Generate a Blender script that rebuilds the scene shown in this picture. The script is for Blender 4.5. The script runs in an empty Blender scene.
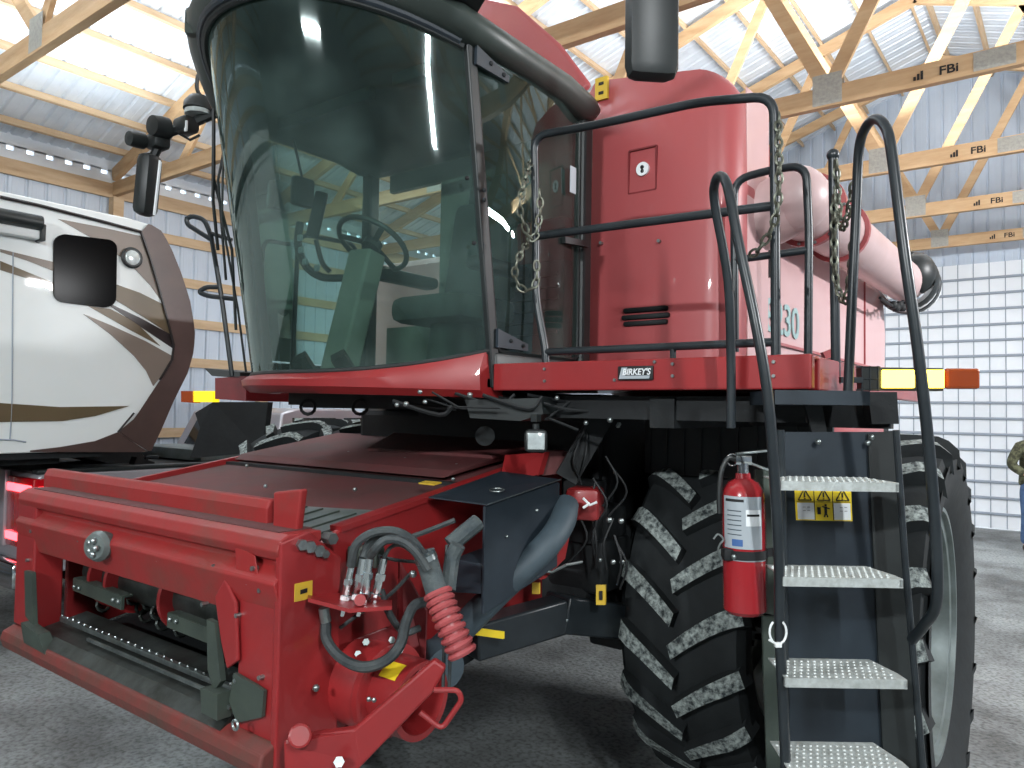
import bpy, bmesh, math, random
from mathutils import Vector as V, Matrix
random.seed(7)
S = bpy.context.scene
C = S.collection
# ------------------------------------------------------------------ camera
CAMH = 1.90; YAW = math.radians(37.0); PITCH = math.radians(2.06); ROLL = 0.016; FPX = 750.0
_F = V((-math.sin(YAW)*math.cos(PITCH), math.cos(YAW)*math.cos(PITCH), math.sin(PITCH)))
_R0 = V((math.cos(YAW), math.sin(YAW), 0)); _U0 = _R0.cross(_F)
_R = _R0*math.cos(ROLL) + _U0*math.sin(ROLL)
_U = _U0*math.cos(ROLL) - _R0*math.sin(ROLL)
CAM = V((0, 0, CAMH))
cd = bpy.data.cameras.new('camera'); cam = bpy.data.objects.new('camera', cd); C.objects.link(cam)
cd.sensor_width = 36.0; cd.lens = FPX/1024*36.0; cd.clip_start = 0.05; cd.clip_end = 200
m = Matrix.Identity(4)
for i in range(3):
    m[i][0] = _R[i]; m[i][1] = _U[i]; m[i][2] = -_F[i]; m[i][3] = CAM[i]
cam.matrix_world = m; S.camera = cam
# ------------------------------------------------------------------ view, world, lamps
S.view_settings.view_transform = 'Standard'
try: S.view_settings.look = 'None'
except Exception: pass
S.view_settings.gamma = 1.0; S.view_settings.use_curve_mapping = False
S.view_settings.exposure = 0.3
w = bpy.data.worlds.new('overcast_day'); S.world = w; w.use_nodes = True
bg = w.node_tree.nodes['Background']; bg.inputs[0].default_value = (0.86, 0.93, 1.0, 1); bg.inputs[1].default_value = 4.0
def area(name, loc, target, sx, sy, power, col=(1, 1, 1)):
    l = bpy.data.lights.new(name, 'AREA'); l.shape = 'RECTANGLE'; l.size = sx; l.size_y = sy; l.energy = power; l.color = col
    o = bpy.data.objects.new(name, l); C.objects.link(o); o.location = loc
    o.rotation_euler = (V(target)-V(loc)).to_track_quat('-Z', 'Y').to_euler(); return o
area('unseen_light', (4.6, 6.6, 4.4), (-0.8, 9.0, 2.2), 1.8, 0.12, 520, (0.97, 0.98, 1.0))
area('unseen_light', (2.9, -1.4, 4.5), (-1.6, 3.2, 1.0), 0.10, 1.6, 215, (0.93, 0.98, 1.0))  # unseen fill lamp, added to light the combine's front
area('unseen_light', (-1.0, -5.6, 4.6), (-2.6, 2.6, 0.8), 1.2, 0.10, 330, (0.93, 0.98, 1.0))  # added fill from behind the camera, unseen
area('unseen_light', (-6.6, 6.1, 5.3), (-6.6, 6.1, 8.0), 2.4, 1.2, 190, (0.90, 0.96, 1.0))  # unseen uplight, added to brighten the roof steel
area('unseen_light', (-8.3, 3.6, 5.05), (-8.6, 3.6, 8.0), 2.0, 1.0, 38, (0.90, 0.96, 1.0))  # weak added uplight for the left roof edge, unseen
area('unseen_light', (-6.0, 1.3, 5.3), (-6.0, 1.3, 8.0), 2.4, 1.2, 240, (0.90, 0.96, 1.0))  # added uplight over the near left bay, unseen from below
area('unseen_light', (-1.8, 8.5, 5.4), (-1.8, 8.5, 8.0), 2.4, 1.2, 210, (0.97, 0.98, 1.0))  # unseen uplight added for the roof behind the tank
area('unseen_light', (0.2, 10.9, 5.3), (0.2, 10.9, 8.0), 2.4, 1.2, 190, (0.97, 0.98, 1.0))  # added uplight towards the far door, unseen
area('unseen_light', (-5.5, 11.0, 4.6), (-5.5, 11.0, 0.0), 2.0, 0.6, 190, (0.93, 0.97, 1.0))

# ------------------------------------------------------------------ placing helpers
def ray(px, py):
    return (_F + _R*((px-512)/FPX) + _U*((384-py)/FPX))
def at(px, py, X=None, Y=None, Z=None, D=None):
    """world point seen at this place of the photograph, on a real plane of the place"""
    r = ray(px, py)
    if X is not None: t = (X-CAM.x)/r.x
    elif Y is not None: t = (Y-CAM.y)/r.y
    elif Z is not None: t = (Z-CAM.z)/r.z
    else: t = D
    return CAM + r*t
# ------------------------------------------------------------------ materials
def srgb(c):
    return tuple(((x/255)/12.92 if x/255 <= 0.04045 else (((x/255)+0.055)/1.055)**2.4) for x in c)
MATS = {}
def mat(name, rgb, rough=0.5, metal=0.0, rgb2=None, scale=6.0, bump=0.0, bscale=None, emis=None, estr=0, coat=0, detail=5, spec=0.5, thr=(0.35, 0.7), stretch=None):
    m = bpy.data.materials.new(name); m.use_nodes = True; nt = m.node_tree; N = nt.nodes; L = nt.links
    b = N['Principled BSDF']; c = srgb(rgb)
    b.inputs['Base Color'].default_value = (*c, 1); b.inputs['Roughness'].default_value = rough
    b.inputs['Metallic'].default_value = metal; b.inputs['Coat Weight'].default_value = coat
    b.inputs['Specular IOR Level'].default_value = spec
    tc = N.new('ShaderNodeTexCoord'); src = tc.outputs['Object']
    if stretch:
        mp = N.new('ShaderNodeMapping'); mp.inputs['Scale'].default_value = stretch; L.new(src, mp.inputs[0]); src = mp.outputs[0]
    if rgb2:
        n = N.new('ShaderNodeTexNoise'); n.inputs['Scale'].default_value = scale; n.inputs['Detail'].default_value = detail
        n.inputs['Roughness'].default_value = 0.65
        L.new(src, n.inputs['Vector']); r = N.new('ShaderNodeValToRGB')
        r.color_ramp.elements[0].position = thr[0]; r.color_ramp.elements[1].position = thr[1]
        r.color_ramp.elements[0].color = (*c, 1); r.color_ramp.elements[1].color = (*srgb(rgb2), 1)
        L.new(n.outputs[0], r.inputs[0]); L.new(r.outputs[0], b.inputs['Base Color'])
    if bump:
        n2 = N.new('ShaderNodeTexNoise'); n2.inputs['Scale'].default_value = bscale or scale*4; n2.inputs['Detail'].default_value = 6
        L.new(src, n2.inputs['Vector']); bp = N.new('ShaderNodeBump'); bp.inputs['Strength'].default_value = bump; bp.inputs['Distance'].default_value = 0.02
        L.new(n2.outputs[0], bp.inputs['Height']); L.new(bp.outputs[0], b.inputs['Normal'])
    if emis:
        b.inputs['Emission Color'].default_value = (*srgb(emis), 1); b.inputs['Emission Strength'].default_value = estr
    MATS[name] = m; return m
def glass(name, tint, refl=0.08, rough=0.0, haze=0.0, mult=1.3):
    m = bpy.data.materials.new(name); m.use_nodes = True; nt = m.node_tree; N = nt.nodes; L = nt.links
    N.remove(N['Principled BSDF']); out = N['Material Output']
    t = N.new('ShaderNodeBsdfTransparent'); t.inputs[0].default_value = (*tint, 1)
    g = N.new('ShaderNodeBsdfGlossy'); g.inputs['Roughness'].default_value = rough; g.inputs[0].default_value = (0.82, 0.95, 0.93, 1)
    fr = N.new('ShaderNodeFresnel'); fr.inputs[0].default_value = 1.45
    mth = N.new('ShaderNodeMath'); mth.operation = 'MULTIPLY_ADD'; mth.inputs[1].default_value = mult; mth.inputs[2].default_value = refl; mth.use_clamp = True
    L.new(fr.outputs[0], mth.inputs[0])
    mx = N.new('ShaderNodeMixShader'); L.new(mth.outputs[0], mx.inputs[0]); L.new(t.outputs[0], mx.inputs[1]); L.new(g.outputs[0], mx.inputs[2])
    last = mx
    if haze:
        d = N.new('ShaderNodeBsdfDiffuse'); d.inputs[0].default_value = (0.30, 0.46, 0.42, 1)  # teal haze on the glass, painted as a patchy diffuse layer
        n = N.new('ShaderNodeTexNoise'); n.inputs['Scale'].default_value = 2.2; n.inputs['Detail'].default_value = 7
        tc = N.new('ShaderNodeTexCoord'); L.new(tc.outputs['Object'], n.inputs['Vector'])
        mr = N.new('ShaderNodeMapRange'); mr.inputs[1].default_value = 0.4; mr.inputs[2].default_value = 0.8; mr.inputs[3].default_value = haze*0.3; mr.inputs[4].default_value = haze*1.6
        L.new(n.outputs[0], mr.inputs[0]); m2 = N.new('ShaderNodeMixShader'); L.new(mr.outputs[0], m2.inputs[0]); L.new(mx.outputs[0], m2.inputs[1]); L.new(d.outputs[0], m2.inputs[2]); last = m2
    L.new(last.outputs[0], out.inputs[0]); MATS[name] = m; return m
# ------------------------------------------------------------------ mesh builder
SPLIT = {'face_column', 'windshield_seal', 'jamb_gusset', 'wear_plate', 'side_bracket', 'platform_beam', 'rear_tyre', 'side_shield', 'lit_lens', 'lit_element', 'hydraulic_hose', 'hose_sleeve', 'hose_clamp', 'flange', 'wiper', 'vent_slot', 'axle_support', 'bolt', 'face_bolt', 'side_bolt', 'top_bolt', 'flange_bolt', 'hanging_clamp', 'underside_fitting', 'gear_fitting', 'cab_wire', 'harness', 'panel_seam', 'floor_strip', 'grating_bar', 'post_stud', 'hinge_bolt', 'eye', 'ear', 'sun_visor', 'bed_rail_cap', 'mounting_plate', 'landing_bracket', 'hatch_edge', 'sign_field', 'edge_trim', 'pedal', 'chain_slat', 'wheel_frame', 'lamp_boss', 'gusset_plate', 'slat_bolt', 'feeder_chain', 'sill_bolt'}
class MB:
    def __init__(s): s.v = []; s.f = []; s.mi = []; s.cur = 0
    def add(s, vs, fs):
        o = len(s.v); s.v += [V(v) for v in vs]; s.f += [[o+i for i in f] for f in fs]; s.mi += [s.cur]*len(fs); return s
    def box(s, c, sz, R=None, bev=0.0):
        c = V(c); h = V(sz)*0.5
        bm = bmesh.new(); bmesh.ops.create_cube(bm, size=1.0)
        for v in bm.verts: v.co = V((v.co.x*sz[0], v.co.y*sz[1], v.co.z*sz[2]))
        if bev: bmesh.ops.bevel(bm, geom=bm.edges[:], offset=min(bev, min(sz)*0.45), segments=2, affect='EDGES', profile=0.5)
        bm.verts.index_update()
        s.add([(R @ v.co if R else v.co)+c for v in bm.verts], [[v.index for v in f.verts] for f in bm.faces]); bm.free(); return s
    def bb(s, x0, x1, y0, y1, z0, z1, bev=0.0):
        return s.box(((x0+x1)/2, (y0+y1)/2, (z0+z1)/2), (abs(x1-x0), abs(y1-y0), abs(z1-z0)), None, bev)
    def prism(s, pts, d):
        """polygon of 3D points extruded by vector d"""
        n = len(pts); d = V(d); a = [V(p) for p in pts]; b = [p+d for p in a]
        fs = [list(range(n))[::-1], [n+i for i in range(n)]] + [[i, (i+1) % n, n+(i+1) % n, n+i] for i in range(n)]
        return s.add(a+b, fs)
    def bar(s, p0, p1, w, h, up=(0, 0, 1)):
        p0 = V(p0); p1 = V(p1); d = (p1-p0).normalized(); u = V(up)
        if abs(d.dot(u)) > 0.98: u = V((0, 1, 0))
        r = d.cross(u).normalized(); u = r.cross(d).normalized()
        q = [r*w/2+u*h/2, -r*w/2+u*h/2, -r*w/2-u*h/2, r*w/2-u*h/2]
        return s.prism([p0+x for x in q], p1-p0)
    def tube(s, pts, r, n=10, cap=True):
        pts = [V(p) for p in pts]; m_ = len(pts); rs = r if isinstance(r, (list, tuple)) else [r]*m_
        T = []
        for i in range(m_):
            a = pts[max(i-1, 0)]; b = pts[min(i+1, m_-1)]; T.append((b-a).normalized())
        ref = V((0, 0, 1)) if abs(T[0].z) < 0.9 else V((1, 0, 0)); nrm = T[0].cross(ref).normalized(); vs = []
        for i in range(m_):
            nrm = (nrm - T[i]*nrm.dot(T[i])).normalized(); bn = T[i].cross(nrm)
            for k in range(n):
                a = 2*math.pi*k/n; vs.append(pts[i] + (nrm*math.cos(a)+bn*math.sin(a))*rs[i])
        fs = [[i*n+k, i*n+(k+1) % n, (i+1)*n+(k+1) % n, (i+1)*n+k] for i in range(m_-1) for k in range(n)]
        if cap: fs += [list(range(n))[::-1], [(m_-1)*n+k for k in range(n)]]
        return s.add(vs, fs)
    def cyl(s, p0, p1, r, n=16, r1=None): return s.tube([p0, p1], [r, r if r1 is None else r1], n)
    def lathe(s, prof, o, ax, n=32, close=False):
        """prof: (radius, along) pairs round axis ax from o"""
        o = V(o); ax = V(ax).normalized(); ref = V((0, 0, 1)) if abs(ax.z) < 0.9 else V((1, 0, 0))
        a = ax.cross(ref).normalized(); b = ax.cross(a); vs = []; m_ = len(prof)
        for (r, h) in prof:
            for k in range(n):
                t = 2*math.pi*k/n; vs.append(o+ax*h+(a*math.cos(t)+b*math.sin(t))*r)
        fs = [[i*n+k, i*n+(k+1) % n, (i+1)*n+(k+1) % n, (i+1)*n+k] for i in range(m_-1) for k in range(n)]
        if close: fs += [[(m_-1)*n+k, (m_-1)*n+(k+1) % n, (k+1) % n, k] for k in range(n)]
        else: fs += [list(range(n))[::-1], [(m_-1)*n+k for k in range(n)]]
        return s.add(vs, fs)
    def loft(s, rings, closed=True, cap=True):
        n = len(rings[0]); vs = [p for r in rings for p in r]; K = n if closed else n-1
        fs = [[i*n+k, i*n+(k+1) % n, (i+1)*n+(k+1) % n, (i+1)*n+k] for i in range(len(rings)-1) for k in range(K)]
        if cap and closed: fs += [list(range(n))[::-1], [(len(rings)-1)*n+k for k in range(n)]]
        return s.add(vs, fs)
    def ball(s, c, r, n=10, sc=(1, 1, 1)):
        c = V(c); prof = []; rings = []
        for i in range(1, n):
            t = math.pi*i/n; rings.append([c+V((math.sin(t)*math.cos(2*math.pi*k/(2*n))*r*sc[0], math.sin(t)*math.sin(2*math.pi*k/(2*n))*r*sc[1], math.cos(t)*r*sc[2])) for k in range(2*n)])
        return s.loft(rings)
    def ring(s, c, ax, R, r, n=12, m_=6):
        c = V(c); ax = V(ax).normalized(); ref = V((0, 0, 1)) if abs(ax.z) < 0.9 else V((1, 0, 0)); a = ax.cross(ref).normalized(); b = ax.cross(a)
        rings = [[c+(a*math.cos(2*math.pi*i/n)+b*math.sin(2*math.pi*i/n))*(R+r*math.cos(2*math.pi*k/m_))+ax*r*math.sin(2*math.pi*k/m_) for k in range(m_)] for i in range(n+1)]
        return s.loft(rings, cap=False)
    def pieces(s):
        par = list(range(len(s.v)))
        def find(i):
            while par[i] != i: par[i] = par[par[i]]; i = par[i]
            return i
        for f_ in s.f:
            a = find(f_[0])
            for i in f_[1:]: par[find(i)] = a
        g = {}
        for k, f_ in enumerate(s.f): g.setdefault(find(f_[0]), []).append(k)
        out = []
        for ks in g.values():
            mb = MB(); idx = {}
            for k in ks:
                for i in s.f[k]:
                    if i not in idx: idx[i] = len(mb.v); mb.v.append(s.v[i])
                mb.f.append([idx[i] for i in s.f[k]]); mb.mi.append(s.mi[k])
            out.append(mb)
        return out
    def build(s, name, ms, parent=None, smooth=True, angle=35, bevel=0.0):
        if name in SPLIT and not getattr(s, 'done', False):
            ps = s.pieces(); o = None
            for p in ps: p.done = True; o = p.build(name, ms, parent, smooth, angle, bevel)
            return o
        me = bpy.data.meshes.new(name); o = bpy.data.objects.new(name, me); C.objects.link(o)
        off = V((0, 0, 0)); p = parent
        while p is not None: off += p.location; p = p.parent
        me.from_pydata([tuple(v-off) for v in s.v], [], s.f)
        ms = ms if isinstance(ms, (list, tuple)) else [ms]
        for q in ms: me.materials.append(MATS[q] if isinstance(q, str) else q)
        for pl, k in zip(me.polygons, s.mi): pl.material_index = k
        bm = bmesh.new(); bm.from_mesh(me); bmesh.ops.recalc_face_normals(bm, faces=bm.faces[:])
        if smooth:
            for e in bm.edges:
                if len(e.link_faces) == 2 and e.calc_face_angle(0) > math.radians(angle): e.smooth = False
            for f in bm.faces: f.smooth = True
        bm.to_mesh(me); bm.free(); me.update()
        if bevel:
            b = o.modifiers.new('bevel', 'BEVEL'); b.width = bevel; b.segments = 2; b.limit_method = 'ANGLE'; b.angle_limit = math.radians(40)
            b.harden_normals = False
        if parent: o.parent = parent
        return o
def tag(o, label=None, cat=None, group=None, kind=None):
    if label: o['label'] = label
    if cat: o['category'] = cat
    if group: o['group'] = group
    if kind: o['kind'] = kind
    return o
def empty(name, loc, label=None, cat=None, group=None):
    o = bpy.data.objects.new(name, None); C.objects.link(o); o.location = loc; o.empty_display_size = 0.2
    return tag(o, label, cat, group)
def copy_tree(o, parent=None):
    c = o.copy(); C.objects.link(c); c.parent = parent
    for ch in list(o.children): copy_tree(ch, c)
    return c
def fillet(pts, r=0.06, k=5):
    pts = [V(p) for p in pts]; out = [pts[0]]
    for i in range(1, len(pts)-1):
        a, b, c = pts[i-1], pts[i], pts[i+1]; d0 = (a-b); d1 = (c-b); q = min(r, d0.length*0.45, d1.length*0.45)
        p0 = b+d0.normalized()*q; p1 = b+d1.normalized()*q
        for j in range(k+1):
            t = j/k; out.append(p0*(1-t)**2 + b*2*t*(1-t) + p1*t*t)
    out.append(pts[-1]); return out
def spline(pts, k=6):
    P = [V(p) for p in pts]; P = [P[0]*2-P[1]]+P+[P[-1]*2-P[-2]]; out = []
    for i in range(1, len(P)-2):
        for j in range(k):
            t = j/k; a, b, c, d = P[i-1:i+3]
            out.append(0.5*((2*b)+(c-a)*t+(2*a-5*b+4*c-d)*t*t+(-a+3*b-3*c+d)*t**3))
    out.append(P[-2]); return out
def text(s, org, xd, up, size, depth, m_, parent, name='lettering', bold=0.0, shear=0.0, sx=1.0, label=None):
    cu = bpy.data.curves.new('t', 'FONT'); cu.body = s; cu.size = size; cu.extrude = depth; cu.offset = bold*size; cu.shear = shear
    cu.align_x = 'CENTER'; cu.align_y = 'CENTER'; t = bpy.data.objects.new('t', cu); C.objects.link(t)
    me = bpy.data.meshes.new_from_object(t.evaluated_get(bpy.context.evaluated_depsgraph_get())); bpy.data.objects.remove(t)
    xd = V(xd).normalized(); up = V(up).normalized(); n = xd.cross(up).normalized(); up = n.cross(xd)
    off = V((0, 0, 0)); p = parent
    while p is not None: off += p.location; p = p.parent
    for v in me.vertices: v.co = V(org)-off + xd*v.co.x*sx + up*v.co.y + n*v.co.z
    o = bpy.data.objects.new(name, me); C.objects.link(o); me.materials.clear(); me.materials.append(MATS[m_])
    if parent: o.parent = parent
    if label: o['label'] = label
    return o
# ------------------------------------------------------------------ material list
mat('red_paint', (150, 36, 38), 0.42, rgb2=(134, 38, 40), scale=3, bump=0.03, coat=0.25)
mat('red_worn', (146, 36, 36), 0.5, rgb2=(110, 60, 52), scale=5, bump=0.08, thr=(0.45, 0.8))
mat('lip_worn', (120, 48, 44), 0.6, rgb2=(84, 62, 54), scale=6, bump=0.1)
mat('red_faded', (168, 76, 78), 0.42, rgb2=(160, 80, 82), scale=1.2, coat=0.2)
mat('red_dusty', (104, 50, 52), 0.7, rgb2=(80, 58, 56), scale=2.5, bump=0.1)
mat('red_dark', (120, 22, 28), 0.5, rgb2=(96, 26, 28), scale=6)
mat('black_paint', (30, 36, 40), 0.35, rgb2=(42, 48, 52), scale=5, bump=0.03)
mat('black_plastic', (26, 30, 31), 0.45, rgb2=(38, 43, 43), scale=4)
mat('roof_plastic', (48, 56, 53), 0.4, rgb2=(62, 70, 66), scale=3)
mat('hose_dark', (22, 25, 27), 0.6)
mat('black_matte', (12, 15, 18), 0.7, rgb2=(22, 27, 29), scale=7, bump=0.1)
mat('dark_panel', (30, 38, 46), 0.45, rgb2=(42, 52, 60), scale=3, bump=0.04)
mat('rubber', (20, 25, 27), 0.85, rgb2=(30, 35, 37), scale=8, bump=0.06)
mat('lug_worn', (48, 55, 57), 0.9, rgb2=(176, 186, 182), scale=38, bump=0.3, bscale=60, thr=(0.38, 0.66))
mat('rim_grey', (128, 138, 138), 0.45, metal=0.3, rgb2=(90, 98, 94), scale=3)
mat('olive_steel', (74, 84, 76), 0.5, metal=0.2, rgb2=(56, 64, 60), scale=4)
mat('steel', (170, 178, 178), 0.35, metal=0.9, rgb2=(120, 128, 126), scale=12)
mat('steel_dark', (88, 94, 92), 0.42, metal=0.8, rgb2=(56, 58, 54), scale=9)
mat('chrome', (220, 226, 228), 0.15, metal=1.0)
mat('step_alu', (196, 202, 200), 0.5, metal=0.35, rgb2=(160, 164, 160), scale=30, bump=0.1)
mat('chain_metal', (120, 124, 112), 0.45, metal=0.7, rgb2=(80, 78, 66), scale=30)
mat('hose', (44, 50, 53), 0.6, rgb2=(74, 80, 80), scale=14, bump=0.1)
mat('hose_sleeve', (60, 70, 74), 0.75, rgb2=(88, 96, 96), scale=20, bump=0.25)
mat('duct_grey', (66, 80, 88), 0.6, rgb2=(52, 64, 72), scale=3)
mat('yellow', (232, 202, 40), 0.5)
mat('yellow_dull', (214, 176, 50), 0.6, rgb2=(190, 160, 60), scale=10)
mat('white_decal', (226, 230, 232), 0.5)
mat('black_ink', (20, 20, 22), 0.6)
mat('amber', (150, 62, 18), 0.25, coat=0.5)
mat('amber_lit', (255, 200, 40), 0.3, emis=(255, 222, 80), estr=6.0)
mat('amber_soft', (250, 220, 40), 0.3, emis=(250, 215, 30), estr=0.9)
mat('lamp_lens', (205, 215, 215), 0.15, metal=0.2, rgb2=(170, 178, 178), scale=20, coat=0.6)
mat('lens_grey', (120, 130, 130), 0.12, metal=0.5, coat=0.6)
mat('seat_cloth', (70, 76, 72), 0.9, rgb2=(56, 60, 58), scale=12)
mat('interior_grey', (120, 126, 116), 0.7, rgb2=(100, 106, 98), scale=3)
mat('reflection_red', (110, 40, 44), 0.7)
mat('grain_duct', (204, 176, 176), 0.4, rgb2=(186, 160, 158), scale=2)
mat('glare_pink', (205, 168, 168), 0.38, rgb2=(196, 156, 156), scale=0.8, coat=0.2)  # red paint washed out by glare, put into the colour as pale pink
mat('stripe_teal', (150, 178, 178), 0.5)
mat('chrome_tape', (190, 215, 220), 0.4, metal=0.2)
mat('lumber', (204, 174, 136), 0.75, rgb2=(176, 140, 100), scale=3.0, bump=0.06, stretch=(0.6, 4, 4), thr=(0.3, 0.75))
mat('lumber_y', (208, 184, 152), 0.75, rgb2=(184, 154, 120), scale=3.0, bump=0.06, stretch=(4, 0.6, 4), thr=(0.3, 0.75))
mat('gusset', (176, 176, 168), 0.5, metal=0.4, rgb2=(150, 150, 146), scale=30, bump=0.2, bscale=90)
mat('deck_steel', (226, 234, 242), 0.40, metal=0.15, rgb2=(204, 214, 224), scale=1.1)
mat('wall_steel', (196, 208, 222), 0.45, metal=0.1, rgb2=(186, 198, 212), scale=0.8)
mat('white_steel', (238, 243, 248), 0.45, rgb2=(228, 234, 240), scale=1.0)
mat('seam_grey', (150, 160, 172), 0.5)
mat('rv_white', (228, 232, 232), 0.65, rgb2=(220, 225, 224), scale=0.5, coat=0.05)
mat('rv_brown', (72, 56, 52), 0.35, rgb2=(84, 66, 62), scale=2, coat=0.4)
mat('rv_taupe', (122, 110, 100), 0.4, coat=0.3)
mat('rv_olive', (98, 84, 62), 0.4, coat=0.3)
mat('rv_black', (28, 22, 22), 0.35, coat=0.3)
mat('rv_window', (3, 3, 4), 0.15, spec=0.02)
mat('awning_white', (220, 224, 224), 0.5)
mat('truck_silver', (176, 172, 178), 0.3, metal=0.35, coat=0.6)
mat('truck_glass', (20, 24, 28), 0.05)
mat('tail_red', (190, 12, 24), 0.2, coat=0.6)
mat('tail_lit', (255, 120, 120), 0.3, emis=(255, 70, 80), estr=5.0)
mat('jacket', (96, 98, 74), 0.9, rgb2=(58, 58, 42), scale=14, thr=(0.45, 0.55))
mat('jeans', (84, 112, 150), 0.9, rgb2=(60, 84, 122), scale=10)
mat('skin', (200, 152, 126), 0.6)
mat('boots', (58, 48, 42), 0.7)
mat('cap_green', (60, 64, 50), 0.9)
mat('extinguisher_red', (152, 34, 40), 0.25, coat=0.5, rgb2=(146, 34, 40), scale=4)
mat('label_silver', (166, 174, 180), 0.4, metal=0.1)
mat('label_blue', (60, 96, 150), 0.5)
mat('zip_white', (228, 232, 232), 0.4)
mat('mirror_glass', (190, 200, 208), 0.04, metal=1.0)
glass('windshield_glass', (0.50, 0.68, 0.62), 0.05, 0.035, 0.10, 0.95)
glass('door_glass', (0.42, 0.54, 0.50), 0.05, 0.0, 0.07, 0.7)
glass('rear_glass', (0.62, 0.78, 0.74), 0.03)
# ================================================================== THE SHED
XW, XE, YF, YB = -10.70, 7.02, -12.0, 15.4
RIDGE = -1.84; ZE = 4.98; SL = 1/3.0
def zroof(x): return ZE + 0.19 + (min(x, 2*RIDGE-x)-XW)*SL      # top of the top chord
# floor: dusty concrete
m = bpy.data.materials.new('floor_concrete'); m.use_nodes = True; N = m.node_tree.nodes; L = m.node_tree.links; b = N['Principled BSDF']
tc = N.new('ShaderNodeTexCoord'); n1 = N.new('ShaderNodeTexNoise'); n1.inputs['Scale'].default_value = 0.55; n1.inputs['Detail'].default_value = 9; n1.inputs['Roughness'].default_value = 0.7
n2 = N.new('ShaderNodeTexNoise'); n2.inputs['Scale'].default_value = 34; n2.inputs['Detail'].default_value = 4
r1 = N.new('ShaderNodeValToRGB'); r1.color_ramp.elements[0].position = 0.38; r1.color_ramp.elements[1].position = 0.62
r1.color_ramp.elements[0].color = (*srgb((98, 100, 99)), 1); r1.color_ramp.elements[1].color = (*srgb((164, 170, 170)), 1)
r2 = N.new('ShaderNodeValToRGB'); r2.color_ramp.elements[0].position = 0.33; r2.color_ramp.elements[1].position = 0.55
r2.color_ramp.elements[0].color = (0.30, 0.29, 0.27, 1); r2.color_ramp.elements[1].color = (1, 1, 1, 1)
mx = N.new('ShaderNodeMixRGB'); mx.blend_type = 'MULTIPLY'; mx.inputs[0].default_value = 0.75
bp = N.new('ShaderNodeBump'); bp.inputs['Strength'].default_value = 0.35; bp.inputs['Distance'].default_value = 0.02
for n in (n1, n2): L.new(tc.outputs['Object'], n.inputs['Vector'])
L.new(n1.outputs[0], r1.inputs[0]); L.new(n2.outputs[0], r2.inputs[0]); L.new(r1.outputs[0], mx.inputs[1]); L.new(r2.outputs[0], mx.inputs[2])
L.new(mx.outputs[0], b.inputs['Base Color']); L.new(n2.outputs[0], bp.inputs['Height']); L.new(bp.outputs[0], b.inputs['Normal']); b.inputs['Roughness'].default_value = 0.62
MATS['floor_concrete'] = m
fb = MB(); fb.bb(XW-0.2, XE+0.2, YF-0.2, YB+0.2, -0.15, 0.0); tag(fb.build('floor', 'floor_concrete', smooth=False), kind='structure')

def ribbed(a, b_, z0, z1f, nrm, pitch=0.229, rib=0.02, half=0.016, t0=0.0):
    """corrugated steel sheet from a to b (xy), ribs standing out along nrm; z1f gives the top"""
    a = V(a); b_ = V(b_); d = (b_-a); Ln = d.length; d.normalize(); prof = []
    k = 0
    while k*pitch < Ln:
        s0 = k*pitch+t0
        for ds, dn in ((0, 0), (half, rib), (half*2, rib), (half*3, 0)):
            if s0+ds <= Ln: prof.append((s0+ds, dn))
        for ds in (0.085, 0.088, 0.15, 0.153):
            if s0+ds < Ln and ds+0.01 < pitch: prof.append((s0+ds, -0.003 if ds in (0.088, 0.15) else 0))
        k += 1
    prof.append((Ln, 0)); mb = MB(); n = V(nrm); vs = []
    for s_, o_ in prof:
        p = a+d*s_+n*o_; vs += [V((p.x, p.y, z0)), V((p.x, p.y, z1f(p.x)))]
    fs = [[2*i, 2*i+2, 2*i+3, 2*i+1] for i in range(len(prof)-1)]
    mb.add(vs, fs); return mb
# side walls and the far gable wall
w1 = ribbed((XW, YF, 0), (XW, YB, 0), 0.0, lambda x: ZE+0.03, (-1, 0, 0)); tag(w1.build('wall_left', 'wall_steel', smooth=False), kind='structure')
w2 = ribbed((XE, YF, 0), (XE, YB, 0), 0.0, lambda x: ZE+0.03, (1, 0, 0)); tag(w2.build('wall_right', 'wall_steel', smooth=False), kind='structure')
DX0, DX1, DZ = -7.2, 3.2, 4.62
w3 = ribbed((XW, YB, 0), (DX0, YB, 0), 0.0, lambda x: zroof(x)+0.13, (0, 1, 0))
w3b = ribbed((DX0, YB, 0), (DX1, YB, 0), DZ, lambda x: zroof(x)+0.13, (0, 1, 0)); w3.add(w3b.v, w3b.f)
w3c = ribbed((DX1, YB, 0), (XE, YB, 0), 0.0, lambda x: zroof(x)+0.13, (0, 1, 0)); w3.add(w3c.v, w3c.f)
tag(w3.build('wall_back', 'wall_steel', smooth=False), kind='structure')
w4 = ribbed((XW, YF, 0), (XE, YF, 0), 0.0, lambda x: zroof(x)+0.13, (0, -1, 0)); tag(w4.build('wall_front', 'wall_steel', smooth=False), kind='structure')
# big white overhead door in the far wall
dr = MB()
dr.bb(DX0, DX1, YB-0.05, YB+0.03, 0.02, DZ); od = tag(dr.build('door_1', 'white_steel', smooth=False), kind='structure')
dm = MB(); z = 0.27
while z < DZ-0.05:
    dm.bb(DX0, DX1, YB-0.085, YB-0.05, z-0.022, z+0.022, 0.01); z += 0.272
dm.build('section_rib', 'seam_grey', od, smooth=False)
dm = MB(); x = DX0+0.1
while x < DX1:
    dm.bb(x-0.007, x+0.007, YB-0.060, YB-0.05, 0.02, DZ); x += 0.236
dm.build('panel_seam', 'seam_grey', od, smooth=False)
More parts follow.
